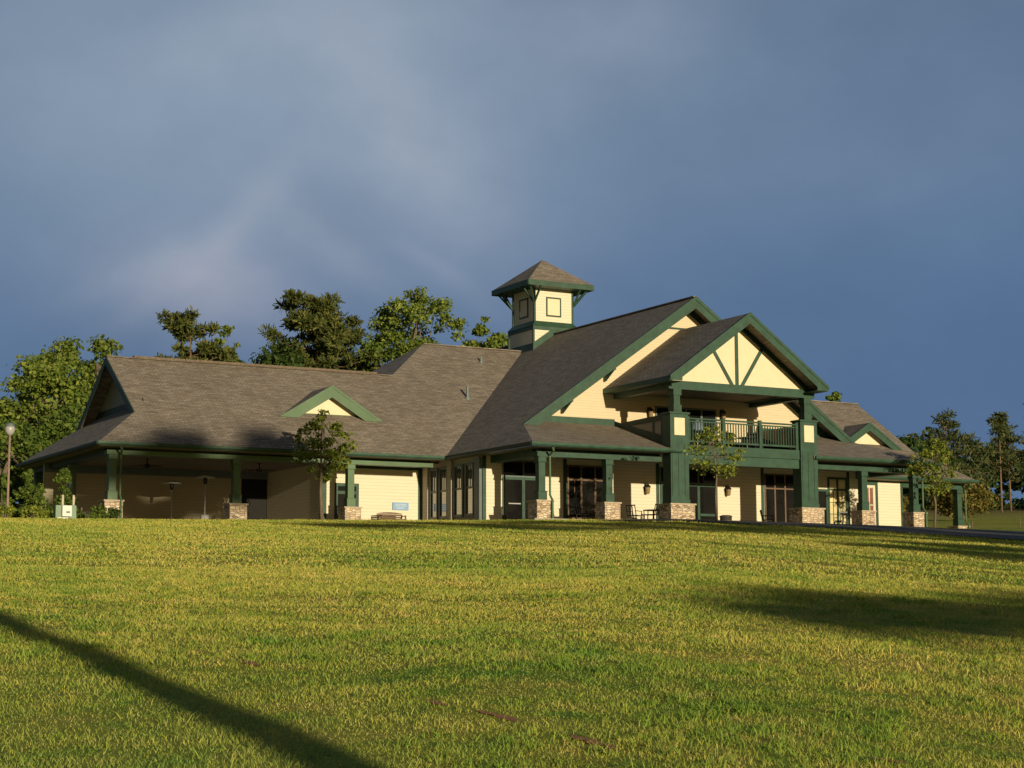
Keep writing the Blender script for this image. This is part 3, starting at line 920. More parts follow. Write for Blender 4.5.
for s in (-1, 1):
    fs = MB()
    xo = XG + s * WG
    fs.box(min(xo, xo + s * .05), max(xo, xo + s * .05), YGF, YU, ZB2 - .24, ZB2 - .02)
    fs.box(min(xo, xo - s * .7), max(xo, xo - s * .7), YGF + .01, YU, ZB2 - .245, ZB2 - .23)
    fs.build('fascia', GREEN, BR)
YT = 68.98
tw = MB()
tw.prism([(XG - 4.0, YT, 10.76), (XG + 4.0, YT, 10.76), (XG, YT, ZA - .25)], (0, .1, 0))
TW = tw.build('balcony_gable', CREAM_P, CH)
st = MB()
for s in (-1, 1):
    st.prism([(XG + s * 4.2, YT - .04, 10.9), (XG, YT - .04, ZA - .16), (XG, YT - .04, ZA - .42), (XG + s * 4.05, YT - .04, 10.76)], (0, .038, 0))
    st.bar((XG + s * .22, YT - .035, 10.72), (XG + s * 1.52, YT - .035, ZA - sg * 1.52 - .35), .07, .16, (0, 1, 0)) if False else None
    a = Vector((XG + s * .28, YT - .05, 10.72)); b = Vector((XG + s * 1.55, YT - .05, ZA - sg * 1.55 - .28))
    dd = (b - a).normalized(); nn = Vector((-dd.z, 0, dd.x)) * .085
    st.prism([a - nn, a + nn, b + nn, b - nn], (0, .048, 0))
st.box(XG - .085, XG + .085, YT - .055, YT - .002, 10.72, ZA - .4)
st.build('gable_strut', GREEN, TW)
bb = MB(); bb.box(46.72, 55.15, 68.84, 69.26, 10.34, 10.74)
bb.box(46.72, 47.05, 69.26, YU, 10.36, 10.72); bb.box(54.8, 55.13, 69.26, YU, 10.36, 10.72)
bb.build('balcony_beam', GREEN, CH)
cl = MB(); cl.box(47.05, 54.8, 69.26, YU, 10.62, 10.68); cl.build('balcony_ceiling', CEIL, CH)

# --- cupola
cx, cy = 50.89, 87.52
cu = MB()
cu.box(cx - 1.38, cx + 1.38, cy - 1.38, cy + 1.38, 13.9, 15.95)
cu.box(cx - 1.20, cx + 1.20, cy - 1.20, cy + 1.20, 15.95, 18.1)
CU = cu.build('cupola', CREAM, CH)
ct = MB()
b0, b1 = 1.48, 1.24
ct.box(cx - 1.44, cx + 1.44, cy - 1.44, cy + 1.44, 15.72, 15.93)
for k in range(4):
    A = [(-b0, -b0), (b0, -b0), (b0, b0), (-b0, b0)]; B = [(-b1, -b1), (b1, -b1), (b1, b1), (-b1, b1)]
    a, b = A[k], A[(k + 1) % 4]; c, d = B[(k + 1) % 4], B[k]
    ct.poly([(cx + a[0], cy + a[1], 15.93), (cx + b[0], cy + b[1], 15.93), (cx + c[0], cy + c[1], 16.24), (cx + d[0], cy + d[1], 16.24)])
for sx in (-1, 1):
    for sy in (-1, 1):
        ct.box(cx + sx * 1.22 - .05, cx + sx * 1.22 + .05, cy + sy * 1.22 - .05, cy + sy * 1.22 + .05, 16.22, 18.05)
        ct.box(cx + sx * 1.40 - .05, cx + sx * 1.40 + .05, cy + sy * 1.40 - .05, cy + sy * 1.40 + .05, 13.9, 15.72)
for s in (-1, 1):
    ct.prism([(cx, cy - 1.42, ZM + .0), (cx, cy - 1.42, ZM + .42), (cx + s * 1.42, cy - 1.42, ZM - SM * 1.42 + .42), (cx + s * 1.42, cy - 1.42, ZM - SM * 1.42)], (0, .038, 0))
ct.box(cx - 1.425, cx - 1.385, cy - 1.35, cy + 1.35, 14.3, 14.95)
ct.build('cupola_trim', GREEN, CU)
cr_ = MB()
e = 2.1; zt = 18.35
for k in range(4):
    A = [(-e, -e), (e, -e), (e, e), (-e, e)]
    a, b = A[k], A[(k + 1) % 4]
    cr_.poly([(cx + a[0], cy + a[1], zt), (cx + b[0], cy + b[1], zt), (cx, cy, 19.98)])
cr_.poly([(cx - e, cy + e, zt - .01), (cx + e, cy + e, zt - .01), (cx + e, cy - e, zt - .01), (cx - e, cy - e, zt - .01)])
cr_.build('cupola_roof', SHINGLE, CU)
cf = MB()
for s in (-1, 1):
    cf.box(cx - e - .02, cx + e + .02, cy + s * e - .03, cy + s * e + .03, 18.06, zt + .01)
    cf.box(cx + s * e - .03, cx + s * e + .03, cy - e + .04, cy + e - .04, 18.06, zt + .01)
cf.box(cx - e + .05, cx + e - .05, cy - e + .05, cy + e - .05, 18.08, 18.1)
cf.build('cupola_fascia', GREEN, CU)
for sx in (-1, 1):
    for sy in (-1, 1):
        b = MB(); X0, Y0 = cx + sx * 1.27, cy + sy * 1.27
        b.bar((X0, Y0, 17.25), (X0 + sx * .0, Y0 + sy * .72, 18.06), .09, .09); b.bar((X0, Y0, 17.25), (X0 + sx * .72, Y0, 18.06), .09, .09)
        b.bar((X0, Y0, 17.2), (X0 + sx * .55, Y0 + sy * .55, 18.06), .09, .09)
        b.build('eave_bracket', GREEN, CU)
for k in range(4):
    ca, sa = [(0, -1), (1, 0), (0, 1), (-1, 0)][k]
    def lb(m_, u0, u1, d1, z0, z1):
        # box on cupola side k: u along the face, from the wall out to d1
        if sa: m_.box(cx + u0, cx + u1, min(cy + sa * 1.201, cy + sa * d1), max(cy + sa * 1.201, cy + sa * d1), z0, z1)
        else: m_.box(min(cx + ca * 1.201, cx + ca * d1), max(cx + ca * 1.201, cx + ca * d1), cy + u0, cy + u1, z0, z1)
    lf = MB()
    for (u0, u1, z0, z1) in ((-.48, -.40, 16.54, 17.63), (.40, .48, 16.54, 17.63), (-.40, .40, 16.54, 16.62), (-.40, .40, 17.55, 17.63)): lb(lf, u0, u1, 1.25, z0, z1)
    lf.build('louver_frame', GREEN, CU)
    lv = MB(); lb(lv, -.40, .40, 1.225, 16.62, 17.55); lv.build('louver_panel', CREAM_P, CU)

# --- wall lanterns, sign
for (x, y, z) in ((48.65, YG, 6.05), (53.45, YG, 6.1), (48.72, YU, 9.75), (53.05, YU, 9.85)):
    b = MB(); b.box(x - .06, x + .06, y - .03, y - .001, z - .05, z + .3); b.tube([(x, y - .03, z + .2), (x, y - .16, z + .34), (x, y - .24, z + .24)], [.018] * 3, 6)
    b.lathe(x, y - .24, [(.03, z + .27), (.15, z + .12), (.15, z + .10), (.03, z + .10)], 10)
    o = b.build('wall_lantern', BLACK, CH)
    g_ = MB(); g_.lathe(x, y - .24, [(.05, z - .22), (.09, z - .18), (.12, z + .10), (.05, z + .11)], 10); g_.build('lamp_glass', AMBER, o)

sg_ = empty('wall_sign', (38.55, 80.13, 5.3), 'pale blue rectangular notice fixed low on the sunlit cream wall', 'sign')
MB().box(38.10, 38.96, 80.13, 80.165, 5.13, 5.50).build('sign_panel', BLUESIGN, sg_)
w_ = MB()
for (a, b, z) in ((38.24, 38.82, 5.40), (38.22, 38.50, 5.32), (38.54, 38.84, 5.32), (38.30, 38.72, 5.22)):
    w_.box(a, b, 80.122, 80.128, z, z + .022)
w_.build('faded_lines', WHITE, sg_)

# ------------------------------------------------------------------ loose things
def heater(x, y, top, label):
    h = empty('patio_heater', (x, y, FL), label, 'patio heater', 'patio heaters under the pavilion roof')
    MB().lathe(x, y, [(.23, FL), (.23, FL + .06), (.20, FL + .42), (.05, FL + .47)], 16).build('base', STEEL, h, True)
    MB().lathe(x, y, [(.035, FL + .45), (.035, top - .35)], 10).build('pole', STEEL, h, True)
    MB().lathe(x, y, [(.08, top - .36), (.10, top - .10), (.06, top - .06)], 12).build('burner', BLACK, h, True)
    MB().lathe(x, y, [(.47, top - .07), (.45, top - .04), (.2, top + .03), (.02, top + .06)], 20).build('reflector_hood', STEEL, h, True)


heater(28.48, 80.0, 6.42, 'steel patio heater with wide hood standing beside second stone column')
heater(28.23, 84.0, 6.40, 'smaller looking dark patio heater further back under the pavilion roof')


def fan(x, y, label, off):
    h = empty('ceiling_fan', (x, y, 7.3), label, 'ceiling fan', 'ceiling fans under the pavilion roof')
    MB().lathe(x, y, [(.09, 7.30), (.03, 7.25), (.03, 7.05), (.14, 7.03), (.16, 6.92), (.06, 6.85)][::-1], 12).build('motor', BLACK, h, True)
    for k in range(5):
        t = off + 2 * math.pi * k / 5
        MB().bar((x + .15 * math.cos(t), y + .15 * math.sin(t), 6.97), (x + .78 * math.cos(t), y + .78 * math.sin(t), 6.97), .15, .02).build('blade', BLACK, h)


fan(26.35, 82.0, 'dark ceiling fan nearest the left corner column', .2)
fan(31.9, 82.0, 'dark ceiling fan left of the small tree', .6)


def chair(x, y, rot, label, group):
    h = empty('patio_chair', (x, y, FL), label, 'chair', group)
    c, s = math.cos(rot), math.sin(rot)
    P = lambda a, b, z: (x + a * c - b * s, y + a * s + b * c, FL + z)
    MB().prism([P(-.24, -.24, .43), P(.24, -.24, .43), P(.24, .24, .43), P(-.24, .24, .43)], (0, 0, .04)).build('seat', BLACK, h)
    b = MB()
    for a in (-.24, -.08, .08, .24): b.bar(P(a, .25, .45), P(a, .36, .92), .03, .03)
    b.bar(P(-.26, .36, .92), P(.26, .36, .92), .04, .05); b.build('backrest', BLACK, h)
    for a in (-.22, .22):
        for q in (-.22, .22): MB().bar(P(a, q, 0), P(a, q, .43), .035, .035).build('leg', BLACK, h)
        ar = MB(); ar.bar(P(a * 1.15, -.24, .66), P(a * 1.15, .3, .66), .04, .03); ar.bar(P(a * 1.15, -.22, .44), P(a * 1.15, -.22, .66), .03, .03); ar.build('armrest', BLACK, h)


def table(x, y, label, z0=None, r=.5, name='patio_table'):
    z0 = FL if z0 is None else z0
    h = empty(name, (x, y, z0), label, 'table')
    MB().lathe(x, y, [(r, z0 + .70), (r, z0 + .73)], 20).build('table_top', BLACK, h)
    MB().lathe(x, y, [(.04, z0 + .05), (.04, z0 + .70)], 8).build('pedestal', BLACK, h)
    MB().lathe(x, y, [(.28, z0), (.26, z0 + .03), (.05, z0 + .06)], 14).build('foot', BLACK, h)


chair(46.75, 71.9, R(115), 'black metal patio chair, single one leaning back left of the lantern wall', None)
chair(46.98, 70.9, R(215), 'black metal armchair just left of the patio table by the large pier', None)
table(47.62, 71.6, 'black round patio table beside the left balcony pier')
chair(48.1, 71.3, R(-70), 'black metal armchair tucked between patio table and large pier', None)
table(44.6, 71.8, 'black low patio table behind the second front column')
chair(43.75, 71.6, R(95), 'black metal chair left of the table behind the second front column', None)
chair(45.3, 71.9, R(-80), 'black metal chair right of the table behind the second front column', None)
chair(54.85, 72.3, R(60), 'dark patio chair in shade by the cream wall right of the bin', None)
chair(60.4, 71.6, R(190), 'black patio chair in front of the bright window at the right door', None)
chair(59.3, 72.2, R(160), 'black patio chair in front of the dark door at right', None)

bn = empty('litter_bin', (52.3, 72.3, FL), 'dark round litter bin standing against the cream wall', 'bin')
MB().lathe(52.3, 72.3, [(.27, FL), (.29, FL + .05), (.29, FL + .52), (.31, FL + .54), (.31, FL + .59), (.2, FL + .63)], 20).build('drum', paint('bin_bronze', (.05, .045, .04), .5, .2), bn, True)
MB().lathe(52.3, 72.3, [(.295, FL + .30), (.298, FL + .31), (.298, FL + .36), (.295, FL + .37)], 20).build('steel_band', STEEL, bn, True)
be = empty('bench', (37.6, 79.25, FL), 'brown wooden bench backed against the sunlit cream wall', 'bench')
b = MB()
for i in range(4): b.box(36.95, 38.3, 78.97 + .12 * i, 79.07 + .12 * i, FL + .40, FL + .43)
b.build('seat', BROWNWOOD, be)
b = MB()
for i in range(2): b.box(36.95, 38.3, 79.46, 79.50, FL + .48 + .11 * i, FL + .56 + .11 * i)
b.prism([(36.95, 79.46, FL + .69)] + [(36.95 + 1.35 * k / 12, 79.46, FL + .71 + .06 * math.sin(math.pi * k / 12)) for k in range(13)] + [(38.3, 79.46, FL + .69)], (0, .04, 0))
b.build('backrest', BROWNWOOD, be)
for x in (37.0, 38.25):
    b = MB(); b.box(x - .03, x + .03, 78.98, 79.04, FL, FL + .58); b.box(x - .03, x + .03, 79.44, 79.51, FL, FL + .5); b.box(x - .03, x + .03, 78.96, 79.46, FL + .56, FL + .60); b.build('bench_end', BROWNWOOD, be)

# balcony furniture
def bchair(x, y, label):
    h = empty('balcony_chair', (x, y, ZD), label, 'chair', 'dark chairs on the balcony')
    MB().box(x - .25, x + .25, y - .25, y + .25, ZD + .42, ZD + .47).build('seat', BLACK, h)
    MB().box(x - .25, x + .25, y + .22, y + .27, ZD + .5, ZD + .98).build('backrest', BLACK, h)
    for a in (-.22, .22):
        for q in (-.22, .22): MB().box(x + a - .02, x + a + .02, y + q - .02, y + q + .02, ZD, ZD + .42).build('leg', BLACK, h)


for i, x in enumerate((50.6, 52.0, 53.4)):
    bchair(x, 71.2, ['dark chair behind the left bay of balcony railing', 'dark chair behind the middle bay of balcony railing', 'dark chair behind the right bay of balcony railing'][i])
table(52.7, 71.0, 'dark round table behind the balcony railing', ZD - .01, .5, 'balcony_table')
um = empty('folded_parasol', (50.2, 71.6, ZD), 'grey blue parasol top showing above the balcony railing', 'parasol')
MB().lathe(50.2, 71.6, [(.03, ZD), (.03, ZD + 1.0)], 8).build('pole', STEEL, um)
MB().lathe(50.2, 71.6, [(.30, ZD + .95), (.34, ZD + 1.05), (.22, ZD + 1.35), (.05, ZD + 1.55)], 10).build('canopy', CANVAS, um, True)

# lamp post at left
lx, ly = 18.5, 76.0; lz = gz(lx, ly)
lp = empty('lamp_post', (lx, ly, lz), 'slim weathered lamp post with globe head at the far left', 'lamp post')
MB().lathe(lx, ly, [(.09, lz), (.09, lz + .1), (.052, lz + .14), (.045, 7.55)], 12).build('pole', RUST, lp, True)
MB().lathe(lx, ly, [(.06, 7.5), (.12, 7.56), (.20, 7.66), (.21, 7.80), (.19, 7.88)], 18).build('globe', LENS, lp, True)
MB().lathe(lx, ly, [(.21, 7.88), (.19, 7.96), (.10, 8.03), (.03, 8.05)], 18).build('lamp_cap', GREYBLUE, lp, True)

# utility cabinet
ux, uy = 20.82, 75.6; uz = gz(ux, uy)
ub = empty('utility_cabinet', (ux, uy, uz), 'small green utility cabinet carrying a white meter box beside the shrubs', 'utility cabinet')
MB().box(20.36, 21.24, 75.45, 75.85, uz - .05, 4.64).build('cabinet', BOXGREEN, ub, bevel=.015)
o = MB().box(20.60, 21.00, 75.28, 75.448, 4.16, 4.62).build('meter_box', WHITE, ub, bevel=.015)
MB().box(20.76, 20.92, 75.268, 75.279, 4.30, 4.38).build('meter_window', GREYBLUE, o)
MB().box(20.40, 20.84, 75.30, 75.448, uz - .05, 4.12).build('lower_panel', WHITE, ub)
for x, z in ((20.70, 5.06), (21.16, 5.06)):
    MB().lathe(x, 75.65, [(.05, 4.64), (.05, z), (.03, z + .02)], 10).build('conduit', POSTWOOD, ub)

# pale field posts at right
for i, (x, y, h) in enumerate(((84.3, 85, .62), (81.7, 86.5, .42))):
    z = gz(x, y)
    o = MB().lathe(x, y, [(.035, z), (.035, z + h), (.015, z + h + .04)], 8).build('marker_post', BROWNWOOD)
    tag(o, ['pale marker post in the field at the far right edge', 'shorter marker post in the field left of the other'][i], 'post', 'marker posts in the field')

# tall pole behind the viewer whose shadow falls over the lawn
x, y = 2.35, -12.0; z = gz(x, y)
o = MB().tube([(x, y, z - .1), (2.9, y, .1), (3.30, y, 1.7), (3.80, y, 3.7), (4.5, y, 6.6), (5.0, y, 9.0)], [.24, .22, .205, .19, .17, .15], 14).build('timber_pole', BARK)
tag(o, 'leaning timber pole casting the long dark shadow band across the lower left lawn', 'pole')


# ------------------------------------------------------------------ vegetation
def leaf_cloud(name, mat, parent, clumps, n, size, shape='leaf', up=.35):
    """clumps: list of (cx,cy,cz,rx,rz); n leaves for a clump of unit weight"""
    Ps = []
    for (cx_, cy_, cz_, rx, rz, wgt) in clumps:
        k = max(6, int(n * wgt))
        d = rng.normal(size=(k, 3)); d /= np.linalg.norm(d, axis=1)[:, None]
        rad = rng.random(k) ** .45 * (1 + .25 * rng.normal(size=k) * .5)
        c = np.array([cx_, cy_, cz_]) + d * rad[:, None] * np.array([rx, rx, rz])
        nrm = d * .7 + rng.normal(size=(k, 3)) * .7 + np.array([0, 0, up])
        nrm /= np.linalg.norm(nrm, axis=1)[:, None]
        a = np.cross(nrm, rng.normal(size=(k, 3))); a /= np.linalg.norm(a, axis=1)[:, None]
        b = np.cross(nrm, a)
        s = size * (.55 + .9 * rng.random(k))[:, None]
        if shape == 'needle':
            a = d * .8 + rng.normal(size=(k, 3)) * .5 + np.array([0, 0, .3]); a /= np.linalg.norm(a, axis=1)[:, None]
            b = np.cross(a, rng.normal(size=(k, 3))); b /= np.linalg.norm(b, axis=1)[:, None]
            q = np.stack([c - b * s * .16, c + b * s * .16, c + a * s * 1.0 + b * s * .10, c + a * s * 1.0 - b * s * .10], 1)
        else:
            q = np.stack([c - a * s * .5, c - b * s * .34 , c + a * s * .5, c + b * s * .34], 1)
        Ps.append(q)
    P = np.concatenate(Ps).astype(np.float32)
    o_ = np.array(ORG[parent.name] if parent is not None else (0, 0, 0), np.float32)
    P -= o_
    n_ = len(P)
    me = bpy.data.meshes.new(name)
    me.vertices.add(n_ * 4); me.vertices.foreach_set('co', P.ravel())
    me.loops.add(n_ * 4); me.loops.foreach_set('vertex_index', np.arange(n_ * 4, dtype=np.int32))
    me.polygons.add(n_); me.polygons.foreach_set('loop_start', np.arange(0, n_ * 4, 4, dtype=np.int32))
    me.update(calc_edges=True); me.validate()
    me.materials.append(mat)
    o = bpy.data.objects.new(name, me); COL.objects.link(o)
    if parent is not None: o.parent = parent
    return o


def broad_tree(name, label, cat, group, x, y, top, width, leaf, nclump=34, n=110, size=.42, trunk=.2, base=.35, seed=1, bark=BARK, up=.35, crad=.2, forks=7):
    rs = random.Random(seed)
    z0 = gz(x, y)
    H = top - z0
    t = empty(name, (x, y, z0), label, cat, group)
    hw = width / 2
    zc = z0 + H * (base + 1) / 2; rz = H * (1 - base) / 2
    cl = []
    for i in range(nclump):
        while True:
            u = Vector((rs.uniform(-1, 1), rs.uniform(-1, 1), rs.uniform(-1, 1)))
            if .25 < u.length < 1: break
        u = u.normalized() * (u.length ** .5)
        prof = 1.0 if u.z < .2 else (1 - .35 * (u.z - .2))
        rc_ = hw * crad * 2 * rs.uniform(.55, 1.15)
        cl.append((x + u.x * (hw - rc_ * .5) * prof, y + u.y * (hw - rc_ * .5) * prof, zc + u.z * (rz - rc_ * .45), rc_, rc_ * rs.uniform(.5, .8), (rc_ / (hw * crad * 2)) ** 2))
    w = MB()
    bend = [(rs.uniform(-.1, .1) * hw, rs.uniform(-.1, .1) * hw) for _ in range(4)]
    path = [(x, y, z0 - .2)] + [(x + bend[i][0], y + bend[i][1], z0 + H * (.25 + .2 * i)) for i in range(4)]
    w.tube(path, [trunk * 1.25, trunk, trunk * .8, trunk * .55, trunk * .25], 9)
    for i in range(min(forks * 2, len(cl))):
        c = cl[i]
        s0 = rs.uniform(.3, .7)
        k = min(3, int((s0 - .05) / .2)); bp = Vector(path[k + 1])
        e = Vector(c[:3]); mid = bp.lerp(e, .5) + Vector((0, 0, -.08 * (e - bp).length))
        w.tube([bp, mid, e], [trunk * .42, trunk * .26, trunk * .08], 6)
    w.build('trunk', bark, t, True)
    leaf_cloud('crown', leaf, t, cl, n, size, up=up)
    return t


def pine_tree(name, label, cat, group, x, y, top, width, leaf, crown_from=.45, tiers=9, n=60, size=.34, trunk=.16, seed=1, droop=.1, flat=False, lean=0.0, puff=.085, flatten=.5):
    rs = random.Random(seed)
    z0 = gz(x, y); H = top - z0
    t = empty(name, (x, y, z0), label, cat, group)
    w = MB()
    lx_ = rs.uniform(-.03, .03) * H + lean
    path = [(x, y, z0 - .2), (x + lx_ * .2, y, z0 + H * .35), (x + lx_ * .6, y, z0 + H * .7), (x + lx_, y, top - .15)]
    w.tube(path, [trunk * 1.2, trunk, trunk * .65, trunk * .15], 9)
    cl = []
    for i in range(tiers):
        f = crown_from + (1 - crown_from) * (i + rs.uniform(-.4, .4)) / (tiers - 1)
        f = min(.985, max(crown_from, f))
        u = (f - crown_from) / (1 - crown_from)
        prof = (.5 + .5 * math.sin(math.pi * min(1, u * 1.05 + .12))) if flat else (1.0 - .78 * u) * (.65 + .35 * min(1, u * 5))
        nb_ = rs.choice((3, 4, 5)) if u < .9 else 3
        for j in range(nb_):
            a = rs.uniform(0, 2 * math.pi); L = width / 2 * prof * rs.uniform(.4, 1.12)
            b0_ = Vector((x + lx_ * f, y, z0 + H * f))
            e = b0_ + Vector((math.cos(a) * L, math.sin(a) * L, L * rs.uniform(-droop, .34)))
            w.tube([b0_, b0_.lerp(e, .55) + Vector((0, 0, -.05 * L)), e], [trunk * .28, trunk * .18, trunk * .05], 5)
            for q in (.45, .7, .88, 1.03):
                if rs.random() < (.4 if q < .6 else .85):
                    pc = b0_.lerp(e, q); rr_ = width * puff * rs.uniform(.6, 1.35)
                    cl.append((pc.x + rs.uniform(-.3, .3), pc.y + rs.uniform(-.3, .3), pc.z + rr_ * .3, rr_, rr_ * flatten * rs.uniform(.7, 1.2), (rr_ / (width * puff)) ** 2))
    for q in range(3): cl.append((x + lx_ + rs.uniform(-.2, .2), y, top - .2 - .4 * q, width * .05, width * .05, .6))
    w.build('trunk', BARKP, t, True)
    leaf_cloud('crown', leaf, t, cl, n, size, 'needle')
    return t


GB = 'trees beyond the left end of the clubhouse'
broad_tree('broadleaf_tree', 'bushy sunlit broadleaf tree at the extreme left edge behind the lamp post', 'tree', GB, 28.0, 128, 17.6, 8.5, LEAF_BRIGHT, int(46 * 1.5), 230, .30, .25, .05, 21, crad=.16)
broad_tree('broadleaf_tree', 'broad sunlit tree second from the left behind the lamp post', 'tree', GB, 32.4, 124, 18.2, 8.0, LEAF_BRIGHT, int(48 * 1.5), 230, .30, .25, .08, 22, crad=.16)
broad_tree('broadleaf_tree', 'tallest sunlit broadleaf tree left of the dark roof gable', 'tree', GB, 36.0, 132, 20.6, 8.0, LEAF_BRIGHT, int(50 * 1.5), 230, .30, .28, .12, 23, crad=.16)
broad_tree('broadleaf_tree', 'sunlit broadleaf tree partly hidden by the dark roof gable', 'tree', GB, 37.9, 130, 20.5, 6.6, LEAF_BRIGHT, int(40 * 1.5), 230, .30, .25, .12, 24, crad=.16)
broad_tree('broadleaf_tree', 'low darker tree filling in under the tall left trees', 'tree', GB, 32.5, 117, 13.6, 8.6, LEAF_MID, int(44 * 1.3), 220, .30, .22, .0, 25, crad=.17)
broad_tree('broadleaf_tree', 'low dark tree at the left edge under the others', 'tree', GB, 28.0, 115, 12.6, 7.2, LEAF_MID, int(40 * 1.3), 220, .30, .22, .0, 26, crad=.17)

GP = 'trees rising behind the clubhouse roof'
pine_tree('pine_tree', 'flat topped pine farthest left behind the wing ridge', 'tree', GP, 45.3, 130, 22.0, 6.4, LEAF_PINE, .5, 12, 60, .36, .16, 31, .1, True, puff=.062, flatten=.6)
broad_tree('broadleaf_tree', 'thin pale leaved tree right of the flat topped pine', 'tree', GP, 49.2, 134, 22.9, 2.8, LEAF_BRIGHT, 14, 55, .36, .10, .62, 32)
pine_tree('pine_tree', 'low brown green pine between the thin tree and the flat topped pine', 'tree', GP, 48.0, 132, 20.2, 4.2, LEAF_PINE, .55, 7, 56, .36, .14, 33, .1, True, puff=.062, flatten=.6)
broad_tree('broadleaf_tree', 'low dark green tree left of the big brownish pine', 'tree', GP, 51.4, 128, 20.9, 6.0, LEAF_DARK, 36, 170, .30, .18, .4, 34)
pine_tree('pine_tree', 'big brownish pine with spreading dense crown behind the wing ridge', 'tree', GP, 56.0, 132, 24.7, 9.8, LEAF_PINE, .42, 19, 96, .36, .24, 35, .05, True, puff=.062, flatten=.6)
pine_tree('pine_tree', 'dense pine joined to the right side of the big brownish pine', 'tree', GP, 58.4, 134, 23.6, 7.0, LEAF_PINE, .42, 15, 88, .36, .2, 36, .05, True, puff=.062, flatten=.6)
broad_tree('broadleaf_tree', 'dark green tree between the big pine and the bright tall tree', 'tree', GP, 60.4, 129, 23.4, 6.0, LEAF_MID, 44, 170, .30, .2, .3, 37)
broad_tree('broadleaf_tree', 'bright yellow green tall tree above the centre roof peak', 'tree', GP, 63.9, 130, 26.9, 8.6, LEAF_BRIGHT, 110, 190, .27, .2, .45, 38, crad=.12)
broad_tree('broadleaf_tree', 'small bright tree just left of the cupola', 'tree', GP, 69.3, 128, 24.2, 4.6, LEAF_BRIGHT, 70, 210, .27, .15, .48, 39, crad=.15)
broad_tree('broadleaf_tree', 'bit of green tree showing right of the balcony gable', 'tree', GP, 102.6, 125, 20.2, 2.4, LEAF_MID, 22, 80, .42, .2, .5, 40)

GR = 'pines in the field at right'
pine_tree('pine_tree', 'irregular pine with long level branches right of the low porch', 'tree', GR, 124.4, 135, 19.4, 8.8, LEAF_PINE2, .30, 12, 15, .36, .095, 51, .0, puff=.066, flatten=.34)
pine_tree('pine_tree', 'dark shorter pine right of the irregular one', 'tree', GR, 132.0, 140, 18.0, 7.4, LEAF_PINE2, .25, 11, 18, .36, .095, 52, .1, puff=.066, flatten=.34)
pine_tree('pine_tree', 'tall pine with bare straight trunk left of the pair at the right edge', 'tree', GR, 139.3, 143, 21.0, 5.2, LEAF_PINE2, .42, 12, 18, .36, .095, 53, .1, puff=.066, flatten=.34)
pine_tree('pine_tree', 'tall full pine cut off by the right edge of the picture', 'tree', GR, 143.2, 141, 22.0, 7.0, LEAF_PINE2, .35, 13, 23, .36, .095, 54, .1, puff=.066, flatten=.34)
pine_tree('pine_tree', 'slimmer pine standing between the two tall right edge pines', 'tree', GR, 147.5, 150, 20.8, 5.4, LEAF_PINE2, .35, 11, 20, .36, .095, 55, .1, puff=.066, flatten=.34)
pine_tree('pine_tree', 'shadowed pine in the gap behind the low porch bush', 'tree', GR, 137.0, 150, 17.2, 6.4, LEAF_PINE2, .2, 10, 23, .36, .095, 56, .1, puff=.066, flatten=.34)
broad_tree('shrub', 'olive and orange tinted loose shrub beside the low right porch', 'shrub', None, 102.9, 110, 10.9, 5.4, LEAF_OLIVE, 44, 150, .24, .09, .02, 57)
broad_tree('shrub', 'smaller olive shrub seen through the low right porch opening', 'shrub', None, 93.5, 108, 9.6, 4.0, LEAF_OLIVE, 20, 90, .34, .08, .05, 58)

# a far wood closing the field at right: one mass
cl = []
rs = random.Random(5)
for i in range(330):
    a = rs.uniform(.69, .88); rr = rs.uniform(222, 265)
    x, y = rr * math.sin(a), rr * math.cos(a); z = gz(x, y)
    mx_ = 4.5 + 5.5 * max(0, math.sin(a * 61 + 1.0)) + (3 if a > .755 else 0)
    hgt = mx_ * rs.random() ** .8
    cl.append((x, y, z + hgt, rs.uniform(1.1, 2.1), rs.uniform(.7, 1.4), 1))
o = leaf_cloud('far_wood', LEAF_DARK, None, cl, 60, .8)
tag(o, 'dark far wood closing the field behind the right edge pines', 'wood', kind='stuff')

# young trees on the lawn in front
GY = 'young trees planted along the front of the clubhouse'
broad_tree('young_tree', 'young dark green tree with leafy crown in front of the wing dormer', 'tree', GY, 31.75, 74.0, 9.25, 2.75, LEAF_YOUNG, 44, 75, .15, .075, .34, 61, crad=.125)
broad_tree('young_tree', 'slim yellow green young tree in front of the balcony', 'tree', GY, 44.95, 62.8, 8.12, 2.5, LEAF_SPRING, 50, 52, .115, .045, .40, 62, crad=.13)
broad_tree('young_tree', 'young olive green tree at the right porch corner', 'tree', GY, 61.0, 67.2, 8.75, 2.7, LEAF_YOUNG, 48, 78, .13, .05, .33, 63, crad=.15)


def shrub(name, label, x, y, h, w, leaf, shape='round', n=900, size=.11, seed=1, group=None):
    rs = random.Random(seed)
    z0 = gz(x, y)
    t = empty(name, (x, y, z0), label, 'shrub', group)
    cl = []
    for i in range(26):
        f = rs.random()
        if shape == 'cone': r_ = w / 2 * (1.0 - .85 * f) * math.sqrt(rs.random()); z = z0 + .1 + f * (h - .15)
        else:
            r_ = w / 2 * .75 * math.sqrt(rs.random()); z = z0 + h * (.2 + .55 * f)
        a = rs.uniform(0, 6.283); k = w * rs.uniform(.13, .22) * (1 if shape != 'cone' else (1 - .5 * f))
        cl.append((x + r_ * math.cos(a), y + r_ * math.sin(a), z, k, k * .9, 1))
    w_ = MB()
    for i in range(6):
        c = cl[i]; w_.tube([(x, y, z0 - .1), (x * .5 + c[0] * .5, y * .5 + c[1] * .5, z0 + (c[2] - z0) * .6), c[:3]], [.03, .02, .008], 5)
    w_.build('stems', BARK, t)
    leaf_cloud('foliage', leaf, t, cl, n / 26, size)


